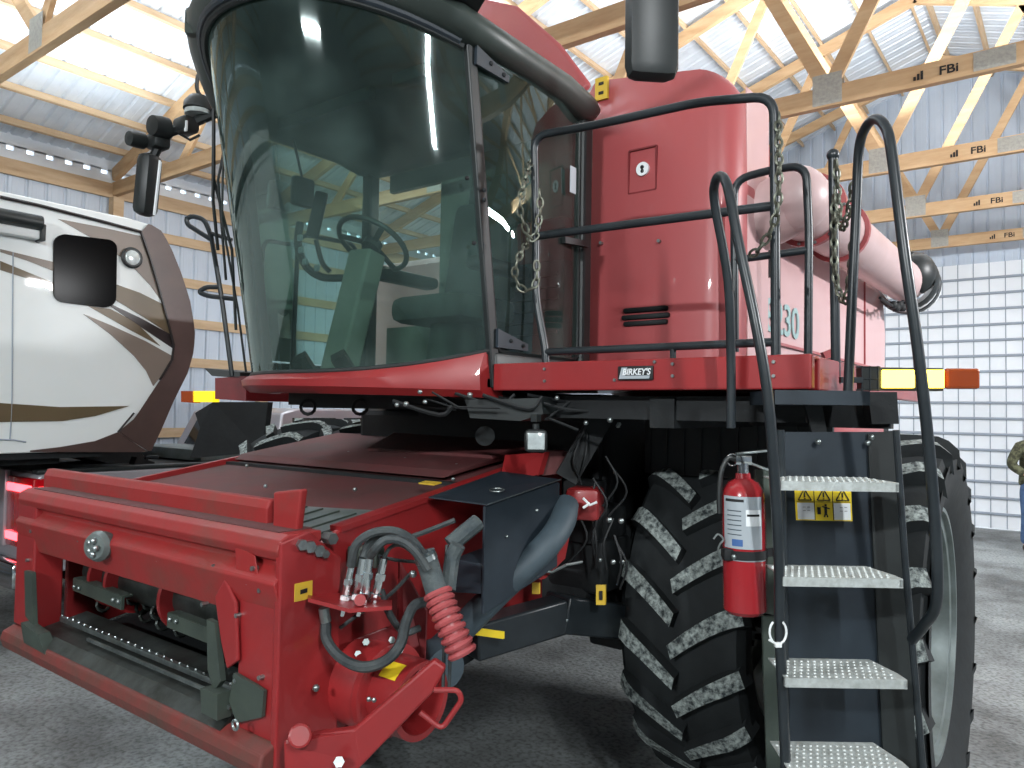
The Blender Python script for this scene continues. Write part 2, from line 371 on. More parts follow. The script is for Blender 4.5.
# roof deck (two slopes), ribs run down the slope
def deck(x0, x1, lx):
    prof = []; k = 0; y = YF
    while y < YB+0.2:
        for ds, dn in ((0, 0), (0.018, 0.022), (0.036, 0.022), (0.054, 0)): prof.append((y+ds, dn))
        prof += [(y+0.11, 0), (y+0.114, 0.004), (y+0.15, 0.004), (y+0.154, 0)]
        y += 0.229
    mb = MB(); vs = []
    for (yy, o_) in prof: vs += [V((x0, yy, zroof(x0)+0.10+o_)), V((x1, yy, zroof(x1)+0.10+o_))]
    mb.add(vs, [[2*i, 2*i+2, 2*i+3, 2*i+1] for i in range(len(prof)-1)]); return mb
dk = deck(XW-0.35, RIDGE, 0); d2 = deck(RIDGE, XE+0.35, 0); dk.add(d2.v, d2.f)
tag(dk.build('ceiling', 'deck_steel', smooth=False), kind='structure')
# eave closure strip along the left wall: daylight shows between its blocks, under every roof rib
cl = MB(); y = YF
cl.bb(XW-0.05, XW+0.02, YF, YB, ZE-0.02, ZE+0.10)
while y < YB:
    cl.bb(XW-0.04, XW+0.02, y+0.085, y+0.229, ZE+0.10, ZE+0.17); y += 0.229
cl.bb(XW-0.04, XW+0.02, YF, YB, ZE+0.150, ZE+0.33)
tag(cl.build('trim_1', 'deck_steel', smooth=False), kind='structure')
cl = MB(); cl.bb(XE-0.02, XE+0.05, YF, YB, ZE-0.02, ZE+0.30); tag(cl.build('trim_2', 'deck_steel', smooth=False), kind='structure')

# trusses
TY = [-2.3, 0.1, 2.5, 4.9, 7.3, 9.7, 12.1, 14.5]
tw = 0.076
def truss_mesh(root, y, brand=True):
    mb = MB(); mb.bb(XW+0.02, XE-0.02, y-tw/2, y+tw/2, ZE-0.19, ZE); mb.build('bottom_chord', 'lumber', root, smooth=False, bevel=0.004)
    for (xa, xb) in ((XW+0.02, RIDGE), (XE-0.02, RIDGE)):
        mb = MB(); mb.bar((xa, y, zroof(xa)-0.09), (xb, y, zroof(xb)-0.09), tw, 0.17); mb.build('top_chord', 'lumber', root, smooth=False)
    B = [-8.9, -6.83, -4.4, -1.84, 0.72, 3.15, 5.2]; T = [-7.9, -5.5, -3.15, -0.53, 1.82, 4.2]
    for i in range(len(T)):
        for (b0) in (B[i], B[i+1]):
            mb = MB(); mb.bar((b0, y, ZE-0.03), (T[i], y, zroof(T[i])-0.15), 0.04, 0.13, up=(1, 0, 0)); mb.build('web', 'lumber', root, smooth=False)
    for b0 in B[1:-1]+[-5.13, -0.52]:
        mb = MB(); wd = 0.26 if b0 in B else 0.30
        for sgn in (-1, 1): mb.bb(b0-wd/2, b0+wd/2, y+sgn*tw/2-0.002, y+sgn*tw/2+0.002, ZE-0.17, ZE+(0.12 if b0 in B else -0.01))
        mb.build('gusset_plate', 'gusset', root, smooth=False)
    if brand:
        x0 = -0.92
        text('FBi', (x0+0.07, y-tw/2-0.002, ZE-0.10), (1, 0, 0), (0, 0, 1), 0.105, 0.001, 'black_ink', root, 'stamp', bold=0.02, sx=1.15)
        mb = MB()
        for k, h in enumerate((0.035, 0.055, 0.075)): mb.bb(x0-0.10+k*0.028-0.10, x0-0.08+k*0.028-0.10, y-tw/2-0.003, y-tw/2, ZE-0.135, ZE-0.135+h)
        mb.build('stamp_bars', 'black_ink', root, smooth=False)
tl = ['roof truss behind the camera position, spanning the shed', 'roof truss crossing directly over the camera position',
      'nearest timber roof truss, its bottom chord crossing the top left corner above the camper',
      'second timber roof truss from the front, meeting the post beside the camper roof',
      'timber roof truss crossing just above the red tank front, nearest of those at the right',
      'timber roof truss second nearest at the right, passing behind the tall curved ladder handrail',
      'timber roof truss with a scribbled bottom chord, second from the far wall',
      'farthest timber roof truss, directly over the white overhead door']
for y, l in zip(TY, tl):
    r = empty('roof_truss', (RIDGE, y, ZE), l, 'roof truss', 'timber trusses across the shed'); truss_mesh(r, y)
# purlins on the trusses
k = 0; nump = 0
xs = []
x = XW+0.35
while x < RIDGE-0.1: xs.append(x); x += 0.60
x = XE-0.35
while x > RIDGE+0.1: xs.append(x); x -= 0.60
for i, x in enumerate(sorted(xs)):
    mb = MB(); z = zroof(x)+0.045; sgn = 1 if x < RIDGE else -1
    R = Matrix.Rotation(-math.atan(SL)*sgn, 3, 'Y'); mb.box((x, (YF+YB)/2, z), (0.04, YB-YF-0.1, 0.09), R)
    o = mb.build('roof_purlin', 'lumber_y', smooth=False)
    side = 'left' if x < RIDGE else 'right'
    srt = sorted(xs); nl_ = sum(1 for q in srt if q < RIDGE); rank = i if x < RIDGE else len(srt)-1-i
    ordn = ['lowest', 'second', 'third', 'fourth', 'fifth', 'sixth', 'seventh', 'eighth', 'ninth', 'tenth', 'eleventh', 'twelfth', 'thirteenth', 'fourteenth', 'fifteenth', 'topmost'][rank]
    tag(o, (f'{ordn} timber purlin under the roof steel, counted up from the {side} eave'), 'purlin', f'purlins under the {side} roof slope')
# eave beam, posts, wall girts on the left
mb = MB(); mb.bb(XW+0.02, XW+0.06, YF, YB, ZE-0.22, ZE-0.02); tag(mb.build('eave_beam', 'lumber_y', smooth=False), 'timber eave beam along the top of the left wall under the row of daylight gaps', 'beam')
for k, y in enumerate(TY):
    mb = MB(); mb.bb(XW+0.03, XW+0.17, y-0.07, y+0.07, 0, ZE-0.22); o = mb.build('wall_post', 'lumber_y', smooth=False)
    tag(o, ['timber wall post far behind the camera', 'timber wall post level with the camera', 'timber wall post hidden behind the camper side', 'square timber post rising above the camper roof to the truss end', 'timber wall post behind the cab, just past the camper nose', 'timber wall post beyond the pickup cab', 'timber wall post second from the far left corner', 'timber wall post nearest the far left corner'][k], 'post', 'posts of the left wall')
for k, z in enumerate((0.30, 0.90, 1.50, 2.55, 3.14, 3.74, 4.35)):
    mb = MB(); mb.bb(XW+0.005, XW+0.045, YF, YB, z-0.07, z+0.07)
    names = ['lowest', 'second lowest', 'third from the floor', 'fourth from the floor', 'third from the top', 'second from the top', 'topmost']
    tag(mb.build('wall_girt', 'lumber_y', smooth=False), f'{names[k]} horizontal timber girt on the left white steel wall', 'girt', 'girts of the left wall')
# ================================================================== THE COMBINE
FX0, FX1 = -4.13, -2.0       # feeder face, left to right
FY = 1.46
CX = -2.88
co = empty('combine_harvester', (CX, 4.2, 0), 'large red combine harvester with glazed cab, dual tyres and side ladder, filling the shed', 'combine harvester')
# ---- wheels
def make_tyre(xc, wd, R=0.91, Ri=0.55):
    """tyre carcass and lugs round an axle along X at xc"""
    mb = MB(); h = wd/2; yc, zc = 4.00, 0.91
    Rc = R-0.05
    prof = [(Ri, -h*0.72), (Ri+0.06, -h*0.86), (Ri+0.16, -h*0.985), (Ri+0.25, -h), (Rc-0.09, -h*0.965), (Rc-0.03, -h*0.90), (Rc-0.008, -h*0.6), (Rc, 0), (Rc-0.008, h*0.6), (Rc-0.03, h*0.90), (Rc-0.09, h*0.965), (Ri+0.25, h), (Ri+0.16, h*0.985), (Ri+0.06, h*0.86), (Ri, h*0.72)]
    mb.lathe(prof, (xc, yc, zc), (1, 0, 0), 72, close=True)
    nl = 20
    for side in (-1, 1):
        for k in range(nl):
            a0 = 2*math.pi*(k+(0.5 if side > 0 else 0))/nl
            st = []
            for j in range(8):
                t = j/7; s_ = side*h*(1.0-1.02*t)*0.985; ang = a0 + (0.225*t**1.3)   # sweeps round the tyre towards the centre
                edge = max(0, 1-t*5); rr = R-0.012*abs(s_/h)**2 - 0.055*edge; rb = Rc-0.03-0.075*edge
                st.append((s_, ang, rr, rb))
            top = []; bot = []
            for j, (s_, ang, rr, rb) in enumerate(st):
                hw = 0.026 + 0.008*(1-j/7)
                da = hw/R*1.15
                def pt(r, a, sx): return V((xc+sx, yc-math.cos(a)*r, zc-math.sin(a)*r))
                ds = hw*0.55*side
                top.append((pt(rr, ang-da, s_-ds*0.6), pt(rr, ang+da, s_+ds*0.6)))
                bot.append((pt(rb, ang-da*1.35, s_-ds), pt(rb, ang+da*1.35, s_+ds)))
            vs = []; 
            for (a, b), (c, d) in zip(top, bot): vs += [a, b, d, c]
            n = len(st); mb.cur = 1
            mb.add(vs, [[4*i, 4*i+4, 4*i+5, 4*i+1] for i in range(n-1)]); mb.cur = 0
            mb.add(vs, [[4*i+1, 4*i+5, 4*i+6, 4*i+2] for i in range(n-1)]+[[4*i+3, 4*i+7, 4*i+4, 4*i] for i in range(n-1)]+[[0, 1, 2, 3], [4*n-1, 4*n-2, 4*n-3, 4*n-4]])
    return mb
def wheel(xc, wd, out):
    """out = +1 if the dish faces +X"""
    t = make_tyre(xc, wd).build('tyre', ['rubber', 'lug_worn'], co, angle=50)
    mb = MB(); h = wd/2; o = out
    prof = [(0.12, o*0.02), (0.20, o*0.05), (0.42, o*0.02), (0.50, o*h*0.45), (0.515, o*h*0.70), (0.56, o*h*0.72), (0.575, o*h*0.79), (0.555, o*h*0.79), (0.54, o*h*0.6), (0.54, -o*h*0.7), (0.565, -o*h*0.78), (0.52, -o*h*0.74), (0.50, 0), (0.12, -o*0.04)]
    mb.lathe(prof, (xc, 4.00, 0.91), (1, 0, 0), 64, close=True)
    r = mb.build('rim', 'rim_grey', t)
    mb = MB(); mb.cyl((xc-o*0.05, 4.00, 0.91), (xc+o*0.10, 4.00, 0.91), 0.15, 24)
    for k in range(10):
        a = 2*math.pi*k/10; c = V((xc+o*0.06, 4.00+math.cos(a)*0.21, 0.91+math.sin(a)*0.21)); mb.cyl(c-V((o*0.04, 0, 0)), c+V((o*0.03, 0, 0)), 0.016, 6)
    mb.build('hub', 'steel_dark', t)
wheel(-1.44, 0.60, 1); wheel(-0.74, 0.58, 1)
wheel(2*CX+1.44, 0.60, -1); wheel(2*CX+0.74, 0.58, -1)
mb = MB(); mb.cyl((2*CX+0.74, 4.00, 0.91), (-0.74, 4.00, 0.91), 0.13, 20); mb.bb(CX-0.9, CX+0.9, 3.85, 4.35, 0.75, 1.25, 0.05)
for s in (-1, 1): mb.cyl((CX+s*1.12, 4.09, 0.985), (CX+s*1.0, 4.09, 0.985), 0.30, 24); mb.bb(CX+s*0.85-0.11, CX+s*0.85+0.11, 3.7, 4.5, 0.95, 1.9, 0.02)
mb.build('front_axle', 'black_matte', co)
# ---- chassis and body behind
mb = MB(); mb.bb(CX-0.85, CX+0.85, 3.30, 8.6, 0.95, 1.90, 0.04); mb.bb(CX-1.25, CX+1.25, 4.7, 9.0, 1.15, 1.95, 0.05)
mb.build('chassis', 'black_matte', co, smooth=False)
mb = MB()
for s in (-1, 1):
    mb.cyl((CX+s*1.2, 8.3, 0.72), (CX+s*1.75, 8.3, 0.72), 0.72, 40)
mb.build('rear_tyre', 'rubber', co)
# side shields
tx = -1.30
mb = MB(); mb.bb(tx-0.06, tx, 5.1, 6.95, 1.25, 2.10, 0.03); mb.bb(2*CX-tx, 2*CX-tx+0.06, 5.1, 6.95, 1.25, 2.10, 0.03)
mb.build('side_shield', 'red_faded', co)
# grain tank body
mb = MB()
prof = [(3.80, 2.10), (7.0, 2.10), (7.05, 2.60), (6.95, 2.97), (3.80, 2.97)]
mb.prism([(2*CX-tx, y, z) for y, z in prof], (2*(tx-CX), 0, 0)); mb.build('grain_tank', 'glare_pink', co, smooth=False, bevel=0.05)
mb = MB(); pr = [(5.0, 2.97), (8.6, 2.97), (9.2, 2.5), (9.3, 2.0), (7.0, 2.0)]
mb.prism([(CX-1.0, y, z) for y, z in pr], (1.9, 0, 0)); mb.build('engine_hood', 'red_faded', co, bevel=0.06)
# tank side panel seams
mb = MB()
for y in (4.72, 5.35, 6.2): mb.bb(tx, tx+0.012, y-0.006, y+0.006, 2.12, 2.94)
mb.bb(tx, tx+0.02, 3.9, 7.0, 2.28, 2.295)
mb.build('panel_seam', 'red_faded', co, smooth=False)
p = at(781, 318, X=tx+0.012)
text('8230', (tx+0.006, 4.20, 2.42), (0, 1, 0), (0, 0, 1), 0.25, 0.003, 'stripe_teal', co, 'number_lettering', bold=0.01, sx=1.2, label='pale teal number on the tank side')
# extension cover of the tank, seen above the cab roof
mb = MB()
q = [at(498, 8, Y=3.6), at(530, 12, Y=3.6), at(594, 72, Y=3.6)]
mb.prism([at(440, 100, Y=3.62), at(575, 100, Y=3.62), at(590, 84, Y=3.62), at(559, 43, Y=3.62), at(516, 5, Y=3.62), at(430, -14, Y=3.62)], (0, 0.04, 0))
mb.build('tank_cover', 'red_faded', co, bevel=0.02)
# front red cowl beside the cab door
bl = at(592, 350, Y=3.4); tr = at(708, 62, Y=3.4)
x0, x1 = -2.10, -1.40
mb = MB()
def cowl_ring(z, xr, ys):
    r = 0.14; pts = [V((x0, 5.2, z)), V((x0, ys+0.02, z)), V((x0+0.03, ys, z)), V((xr-r, ys, z))]
    for k in range(1, 7): a = k/6*math.pi/2; pts.append(V((xr-r+r*math.sin(a), ys+r-r*math.cos(a), z)))
    pts.append(V((xr, 3.9, z))); pts.append(V((xr, 5.2, z))); return pts
rings = [cowl_ring(z, xr, ys) for z, xr, ys in ((2.04, -1.27, 3.36), (2.5, -1.27, 3.37), (3.0, -1.27, 3.39), (3.42, -1.28, 3.41), (3.57, -1.29, 3.43))]
top = cowl_ring(3.60, -1.34, 3.47); top = [V((p.x, p.y, 3.65-max(0, p.y-3.47)*0.45)) if p.x < 0 else p for p in top]
rings.append(top)
for r in rings:
    for p in r:
        if p.y >= 3.85: p.y = 3.86
for r in rings[-2:]:
    for p in r: p.z = (3.70 if r is rings[-1] else 3.63)-0.15*(p.x+2.04)-max(0, p.y-3.46)*0.36-max(0, p.x+1.50)*0.15
mb.loft(rings)
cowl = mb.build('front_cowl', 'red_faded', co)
mb = MB(); mb.prism([(-1.262, 3.56, 2.12), (-1.262, 3.85, 2.12), (-1.262, 3.85, 3.50), (-1.275, 3.56, 3.50)], (-0.006, 0, 0)); mb.build('cowl_glare_panel', 'glare_pink', cowl, smooth=False)  # thin added sheet, glare on the cowl side painted pale pink
def onY(px, py, y=3.37): return at(px, py, Y=y)
# vent slots, hatch and decals on the cowl
mb = MB()
for k, yy in enumerate((309.5, 316.5, 323)):
    a = onY(622, yy, 3.365); b = onY(670, yy, 3.365); mb.box((a+b)/2, ((b-a).length-(0.02 if k != 1 else 0), 0.03, 0.026), None, 0.011)
mb.build('vent_slot', 'black_matte', cowl)
a = onY(627, 150); b = onY(654, 188); mb = MB(); c = (a+b)/2; w_ = abs(b.x-a.x); h_ = abs(a.z-b.z)
for (cx_, cz_, sx_, sz_) in ((0, h_/2, w_, 0.008), (0, -h_/2, w_, 0.008), (-w_/2, 0, 0.008, h_), (w_/2, 0, 0.008, h_)): mb.box((c.x+cx_, 3.396, c.z+cz_), (sx_, 0.012, sz_))
mb.build('hatch_edge', 'red_dark', cowl, smooth=False)
c = onY(641, 168); mb = MB(); mb.cyl((c.x, 3.383, c.z), (c.x, 3.40, c.z), 0.035, 20); d = mb.build('lock_plate', 'white_decal', cowl)
mb = MB(); mb.cyl((c.x, 3.379, c.z+0.008), (c.x, 3.384, c.z+0.008), 0.010, 10); mb.bb(c.x-0.004, c.x+0.004, 3.379, 3.384, c.z-0.02, c.z+0.005); mb.ring((c.x, 3.383, c.z-0.012), (0, 1, 0), 0.008, 0.002); mb.build('keyhole', 'black_ink', d)
def decal(px0, py0, px1, py1, y, name='warning_decal', label=None, lines=2):
    a = at(px0, py0, Y=y); b = at(px1, py1, Y=y); mb = MB(); mb.bb(a.x, b.x, y+0.012, y+0.03, b.z, a.z); o = mb.build(name, 'yellow_dull', co, smooth=False)
    if label: o['label'] = label
    mb = MB(); w_ = b.x-a.x
    for k in range(lines):
        zz = a.z+(b.z-a.z)*(k+0.7)/(lines+0.4); mb.bb(a.x+w_*0.3, b.x-w_*0.3, y+0.010, y+0.013, zz-0.008, zz+0.008)
    mb.build('print', 'black_ink', o, smooth=False); return o
decal(594, 78, 606, 97, 3.395)
mb = MB()
for px, py in ((601, 243), (659, 241)): c = onY(px, py); mb.cyl((c.x, 3.36, c.z), (c.x, 3.40, c.z), 0.009, 8)
mb.build('bolt', 'steel', cowl)
# ---- platform, fascia
PZ0, PZ1 = 1.985, 2.095
FAX = -0.68
mb = MB(); mb.bb(-1.985, FAX, 2.50, 2.54, PZ0, PZ1+0.005); mb.bb(-1.985, FAX-0.001, 2.541, 2.60, PZ1-0.01, PZ1+0.004); mb.bb(FAX-0.045, FAX-0.003, 2.606, 4.9, PZ0, PZ1+0.003)
fas = mb.build('platform_fascia', 'red_paint', co, smooth=False, bevel=0.006)
mb = MB()
for px, ys in ((545, (369, 381)), (774, (362, 376)), (673, (364, 376)), (615, (380,)), (655, (362,))):
    for yy in ys: c = at(px, yy, Y=2.5); mb.cyl((c.x, 2.492, c.z), (c.x, 2.51, c.z), 0.006, 8)
mb.build('bolt', 'steel', fas)
a = at(619, 366.5, Y=2.5); b = at(654, 380, Y=2.5); c = (a+b)/2
mb = MB(); mb.box((c.x, 2.494, c.z), (b.x-a.x, 0.008, a.z-b.z), None, 0.003); pl = mb.build('dealer_plate', 'black_ink', fas)
mb = MB(); W_ = (b.x-a.x); H_ = a.z-b.z
mb.prism([(c.x-W_*0.46, 2.4885, c.z-H_*0.40), (c.x-W_*0.38, 2.4885, c.z+H_*0.40), (c.x-W_*0.22, 2.4885, c.z+H_*0.40), (c.x-W_*0.28, 2.4885, c.z-H_*0.18), (c.x+W_*0.42, 2.4885, c.z-H_*0.18), (c.x+W_*0.40, 2.4885, c.z-H_*0.40)], (0, 0.003, 0))
mb.build('plate_logo', 'label_silver', pl, smooth=False)
text("BIRKEY'S", (c.x+W_*0.04, 2.487, c.z+H_*0.06), (1, 0, 0), (0, 0, 1), H_*0.62, 0.001, 'white_decal', pl, 'plate_lettering', bold=0.02, shear=0.2, sx=0.92)
mb = MB(); mb.bb(-1.99, FAX-0.03, 2.53, 3.42, PZ1-0.06, PZ1-0.015); mb.bb(-1.27, FAX-0.03, 3.4, 4.9, PZ1-0.06, PZ1-0.015); mb.build('platform_deck', 'dark_panel', co, smooth=False)
mb = MB()
for y in (2.62, 3.0, 3.4): mb.bb(-2.0, FAX-0.05, y, y+0.05, PZ0-0.11, PZ0-0.02)
mb.bb(-1.3, -1.2, 2.6, 4.2, PZ0-0.14, PZ0-0.03)
mb.build('platform_beam', 'black_matte', co, smooth=False)
# ribbed black panel hanging behind the platform over the tyre
mb = MB(); mb.bb(-1.75, -0.85, 3.45, 3.48, 1.60, PZ0)
for k in range(10): mb.bb(-1.72+k*0.09, -1.715+k*0.09, 3.44, 3.45, 1.6, PZ0)
mb.build('fender_panel', 'black_plastic', co, smooth=False)
# ---- front guard rail
def Pz(px, py, y=2.52): return at(px, py, Y=y)
xl, xr = Pz(540, 200).x, Pz(775, 200).x; zt = 2.99
mb = MB(); R_ = 0.0165
mb.tube(fillet([Pz(546, 385), Pz(546, 352), Pz(536, 300), V((xl-0.02, 2.52, 2.7)), Pz(534, 136), Pz(600, 124), Pz(700, 102), Pz(774, 96), Pz(775, 200), Pz(776, 385)], 0.07), R_, 12)
mb.tube([Pz(537, 236), Pz(772, 206)], R_, 12); mb.tube([Pz(546, 352), Pz(776, 342)], R_*0.9, 12); mb.tube([Pz(673, 346), Pz(673, 360)], 0.012, 8)
mb.build('guard_rail', 'black_paint', co)
# second rail on the platform
q = lambda px, py: at(px, py, Y=3.28)
mb = MB(); mb.tube(fillet([q(735, 352), q(734, 180), q(770, 170), q(806, 165), q(809, 230), q(808, 372)], 0.09), 0.018, 12); mb.tube([q(735, 260), q(808, 250)], 0.017, 12)
mb.build('platform_rail', 'black_paint', co)
# post with hanging chains
PD = 2.72
pc = lambda px, py, D=PD: at(px, py, D=D)
mb = MB(); mb.tube([pc(833, 156), pc(836, 384)], 0.017, 12); mb.ball(pc(833, 155), 0.023, 6); mb.build('chain_post', 'black_paint', co)
def chain(pts, link=0.034, r=0.0042, name='chain', n=6):
    path = spline(pts, 14); mb = MB(); d = 0; acc = []; last = path[0]; step = link*0.78; rem = 0; P = [path[0]]
    for i in range(1, len(path)):
        seg = (path[i]-path[i-1]).length; t = rem
        while t < seg: P.append(path[i-1].lerp(path[i], t/seg)); t += step
        rem = t-seg
    for i in range(1, len(P)-1):
        c = P[i]; T = (P[i+1]-P[i-1]).normalized(); a = T.cross(V((0.6, -0.8, 0.01))).normalized(); b = T.cross(a)
        nrm = (a if i % 2 else b); sd = T.cross(nrm).normalized(); L2 = link*0.5; w2 = link*0.27
        loop = [c+T*L2*math.cos(2*math.pi*k/10)*0.98+sd*w2*math.sin(2*math.pi*k/10) for k in range(11)]
        mb.tube(loop, r, 5, cap=False)
    return mb.build(name, 'chain_metal', co)
chain([pc(836, 165, 2.69), pc(838, 195, 2.69), pc(842, 228, 2.62), pc(850, 205, 2.5), pc(854, 172, 2.42)], 0.040, 0.005)
chain([pc(834, 200, 2.69), pc(834, 250, 2.69), pc(836, 280, 2.68), pc(844, 303, 2.6), pc(850, 275, 2.5), pc(853, 235, 2.42)], 0.040, 0.005)
chain([Pz(778, 118), at(779, 170, D=2.45), at(776, 215, D=2.45), at(762, 245, D=2.5), at(742, 262, D=2.6)], 0.044, 0.005)
chain([Pz(531, 160), at(524, 185, D=3.0), at(520, 210, D=3.0), at(532, 240, D=3.0), at(540, 212, D=3.0), at(538, 180, D=3.0)], 0.045, 0.0045)
chain([Pz(533, 235), at(520, 255, D=3.0), at(515, 275, D=3.0), at(524, 290, D=3.0), at(536, 282, D=3.0), at(536, 250, D=3.0)], 0.045, 0.0045)
# ---- ladder
LD = 2.28
lp = lambda px, py, D=LD: at(px, py, D=D)
LA = _R0.copy(); LN = V((math.sin(YAW), -math.cos(YAW), 0))     # ladder width direction, and out from it
lad = MB()
# stringers
lad.tube([lp(780, 430), lp(783, 560), lp(788, 900), lp(789, 1000)], 0.013, 10)
lad.tube([lp(896, 430, 2.34), lp(905, 560, 2.32), lp(924, 780, 2.30), lp(932, 1000, 2.30)], 0.010, 10)
ladder = lad.build('ladder', 'black_paint', co)
# back panel of the ladder
a = lp(776, 432, 2.50); b = lp(884, 432, 2.50); c = lp(900, 960, 2.42); d = lp(786, 960, 2.42)
mb = MB(); mb.prism([a, b, c, d], -LN*0.02); mb.build('back_panel', 'dark_panel', ladder, smooth=False)
a = lp(868, 434, 2.48); b = lp(900, 430, 2.42); c = lp(926, 960, 2.34); d = lp(893, 960, 2.40)
mb = MB(); mb.prism([a, b, c, d], -LN*0.01); mb.build('side_panel', 'black_plastic', ladder, smooth=False)
mb = MB()
for px, py in ((818, 442), (868, 443), (876, 437), (891, 434), (872, 437)): p = lp(px, py, 2.475); mb.ball(p, 0.010, 5)
mb.build('bolt', 'steel', ladder)
tread_t = None
for k, yy in enumerate((484, 580, 681, 771, 862, 950)):
    pL = lp(781+k*2.2, yy-1.5, 2.13-0.005*k); pR = lp(899+k*4.2, yy+1, 2.13-0.005*k); z = pL.z
    wv = (pR-pL); wv.z = 0; n = -LN; dep = 0.175
    mb = MB(); pts = [pL, pL+wv, pL+wv*1.0+n*0.05, pL+wv*0.93+n*dep, pL+wv*0.03+n*dep]
    mb.prism([p for p in pts], (0, 0, 0.004)); mb.cur = 0
    mb.prism([pL+V((0, 0, 0.0)), pL+wv, pL+wv+n*0.012, pL+n*0.012], (0, 0, -0.022)); mb.prism([pL+wv, pL+wv*0.93+n*dep, pL+wv*0.91+n*dep, pL+wv*0.97], (0, 0, -0.02))
    # raised grip buttons
    for i in range(16):
        for j in range(6):
            u = 0.03+0.92*(i+(0.5 if j % 2 else 0))/16; v = 0.015+0.155*j/6
            p = pL+wv*u+n*v+V((0, 0, 0.004)); mb.tube([p, p+V((0, 0, 0.0035))], [0.0055, 0.0035], 6)
    mb.build('tread', 'step_alu', ladder, smooth=False)
    if yy < 900:
        ms = MB(); p = lp(800, yy+30, 2.48)
# safety sign on the ladder back
a = lp(794, 485, 2.27+0.17); b = lp(850.5, 485.5, 2.44); c = lp(852, 521, 2.435); d = lp(796, 520, 2.435)
mb = MB(); mb.prism([a, b, c, d], LN*0.003); sg = mb.build('safety_sign', 'yellow', ladder, smooth=False)
def onsg(u, v): return a.lerp(b, u).lerp(d.lerp(c, u), v)
mb = MB()
for (u0, u1) in ((0.03, 0.325), (0.675, 0.97)):
    mb.prism([onsg(u0, 0.5)+LN*0.003, onsg(u1, 0.5)+LN*0.003, onsg(u1, 0.97)+LN*0.003, onsg(u0, 0.97)+LN*0.003], LN*0.002)
mb.build('sign_field', 'white_decal', sg, smooth=False)
mb = MB()
for k in range(3):
    cu = 0.165+k*0.335; tri = [onsg(cu, 0.10), onsg(cu+0.115, 0.42), onsg(cu-0.115, 0.42)]
    for i in range(3): p0 = tri[i]+LN*0.006; p1 = tri[(i+1) % 3]+LN*0.006; mb.bar(p0, p1, 0.003, 0.0022, up=LN)
    mb.bar(onsg(cu, 0.20)+LN*0.006, onsg(cu, 0.34)+LN*0.006, 0.004, 0.003, up=LN); mb.bar(onsg(cu, 0.37)+LN*0.006, onsg(cu, 0.39)+LN*0.006, 0.004, 0.003, up=LN)
for u in (0.335, 0.665): mb.bar(onsg(u, 0.02)+LN*0.004, onsg(u, 0.98)+LN*0.004, 0.002, 0.001, up=LN)
mb.bar(onsg(0.02, 0.47)+LN*0.004, onsg(0.98, 0.47)+LN*0.004, 0.001, 0.002, up=LN)
mb.prism([onsg(0.38, 0.62)+LN*0.004, onsg(0.44, 0.62)+LN*0.004, onsg(0.44, 0.82)+LN*0.004, onsg(0.38, 0.82)+LN*0.004], LN*0.002)
mb.bar(onsg(0.53, 0.60)+LN*0.005, onsg(0.53, 0.78)+LN*0.005, 0.008, 0.002, up=LN); mb.bar(onsg(0.53, 0.76)+LN*0.005, onsg(0.50, 0.90)+LN*0.005, 0.004, 0.002, up=LN); mb.bar(onsg(0.53, 0.76)+LN*0.005, onsg(0.56, 0.90)+LN*0.005, 0.004, 0.002, up=LN)
mb.bar(onsg(0.47, 0.60)+LN*0.005, onsg(0.60, 0.66)+LN*0.005, 0.004, 0.002, up=LN); mb.ball(onsg(0.53, 0.56)+LN*0.005, 0.004, 4)
for u in (0.12, 0.2, 0.78, 0.86):
    mb.bar(onsg(u, 0.62)+LN*0.006, onsg(u+0.05, 0.62)+LN*0.006, 0.001, 0.002, up=LN); mb.bar(onsg(u, 0.72)+LN*0.006, onsg(u+0.05, 0.72)+LN*0.006, 0.001, 0.002, up=LN)
mb.build('sign_pictogram', 'black_ink', sg, smooth=False)
# landing frame over the ladder
mb = MB(); a = lp(775, 390, 2.36); b = lp(870, 391, 2.36); mb.prism([a, b, b-LN*0.25, a-LN*0.25], (0, 0, -0.045)); mb.build('landing', 'dark_panel', co, smooth=False)
mb = MB(); mb.prism([lp(805, 404, 2.5), lp(822, 404, 2.5), lp(827, 432, 2.5), lp(812, 432, 2.5)], -LN*0.015)
mb.bb(-0.98, -0.50, 2.78, 2.83, 1.86, 1.97); mb.prism([lp(868, 392, 2.5), lp(897, 392, 2.5), lp(899, 424, 2.5), lp(872, 424, 2.5)], -LN*0.05)
mb.build('landing_bracket', 'black_matte', co, smooth=False)
# handrails of the ladder
mb = MB(); mb.tube(spline([lp(848, 392, 2.42), lp(852, 300, 2.42), lp(856, 215, 2.42), lp(859, 150, 2.40), lp(866, 127, 2.34), lp(876, 119, 2.28), lp(886, 128, 2.22), lp(892, 155, 2.18), lp(904, 250, 2.12), lp(918, 350, 2.10), lp(930, 460, 2.10), lp(937, 560, 2.12), lp(936, 605, 2.16), lp(925, 624, 2.22), lp(912, 640, 2.30)], 6), 0.0155, 12)
mb.build('handrail', 'black_paint', co)
mb = MB(); mb.tube(spline([lp(731, 428, 2.46), lp(731, 360, 2.46), lp(728, 280, 2.44), lp(715, 205, 2.42), lp(715, 183, 2.38), lp(721, 176, 2.32), lp(728, 188, 2.26), lp(738, 240, 2.2), lp(755, 320, 2.14), lp(767, 390, 2.12), lp(774, 470, 2.12), lp(779, 560, 2.14), lp(780, 640, 2.16), lp(786, 780, 2.16), lp(788, 1000, 2.16)], 6), 0.015, 12)
mb.build('handrail', 'black_paint', co)
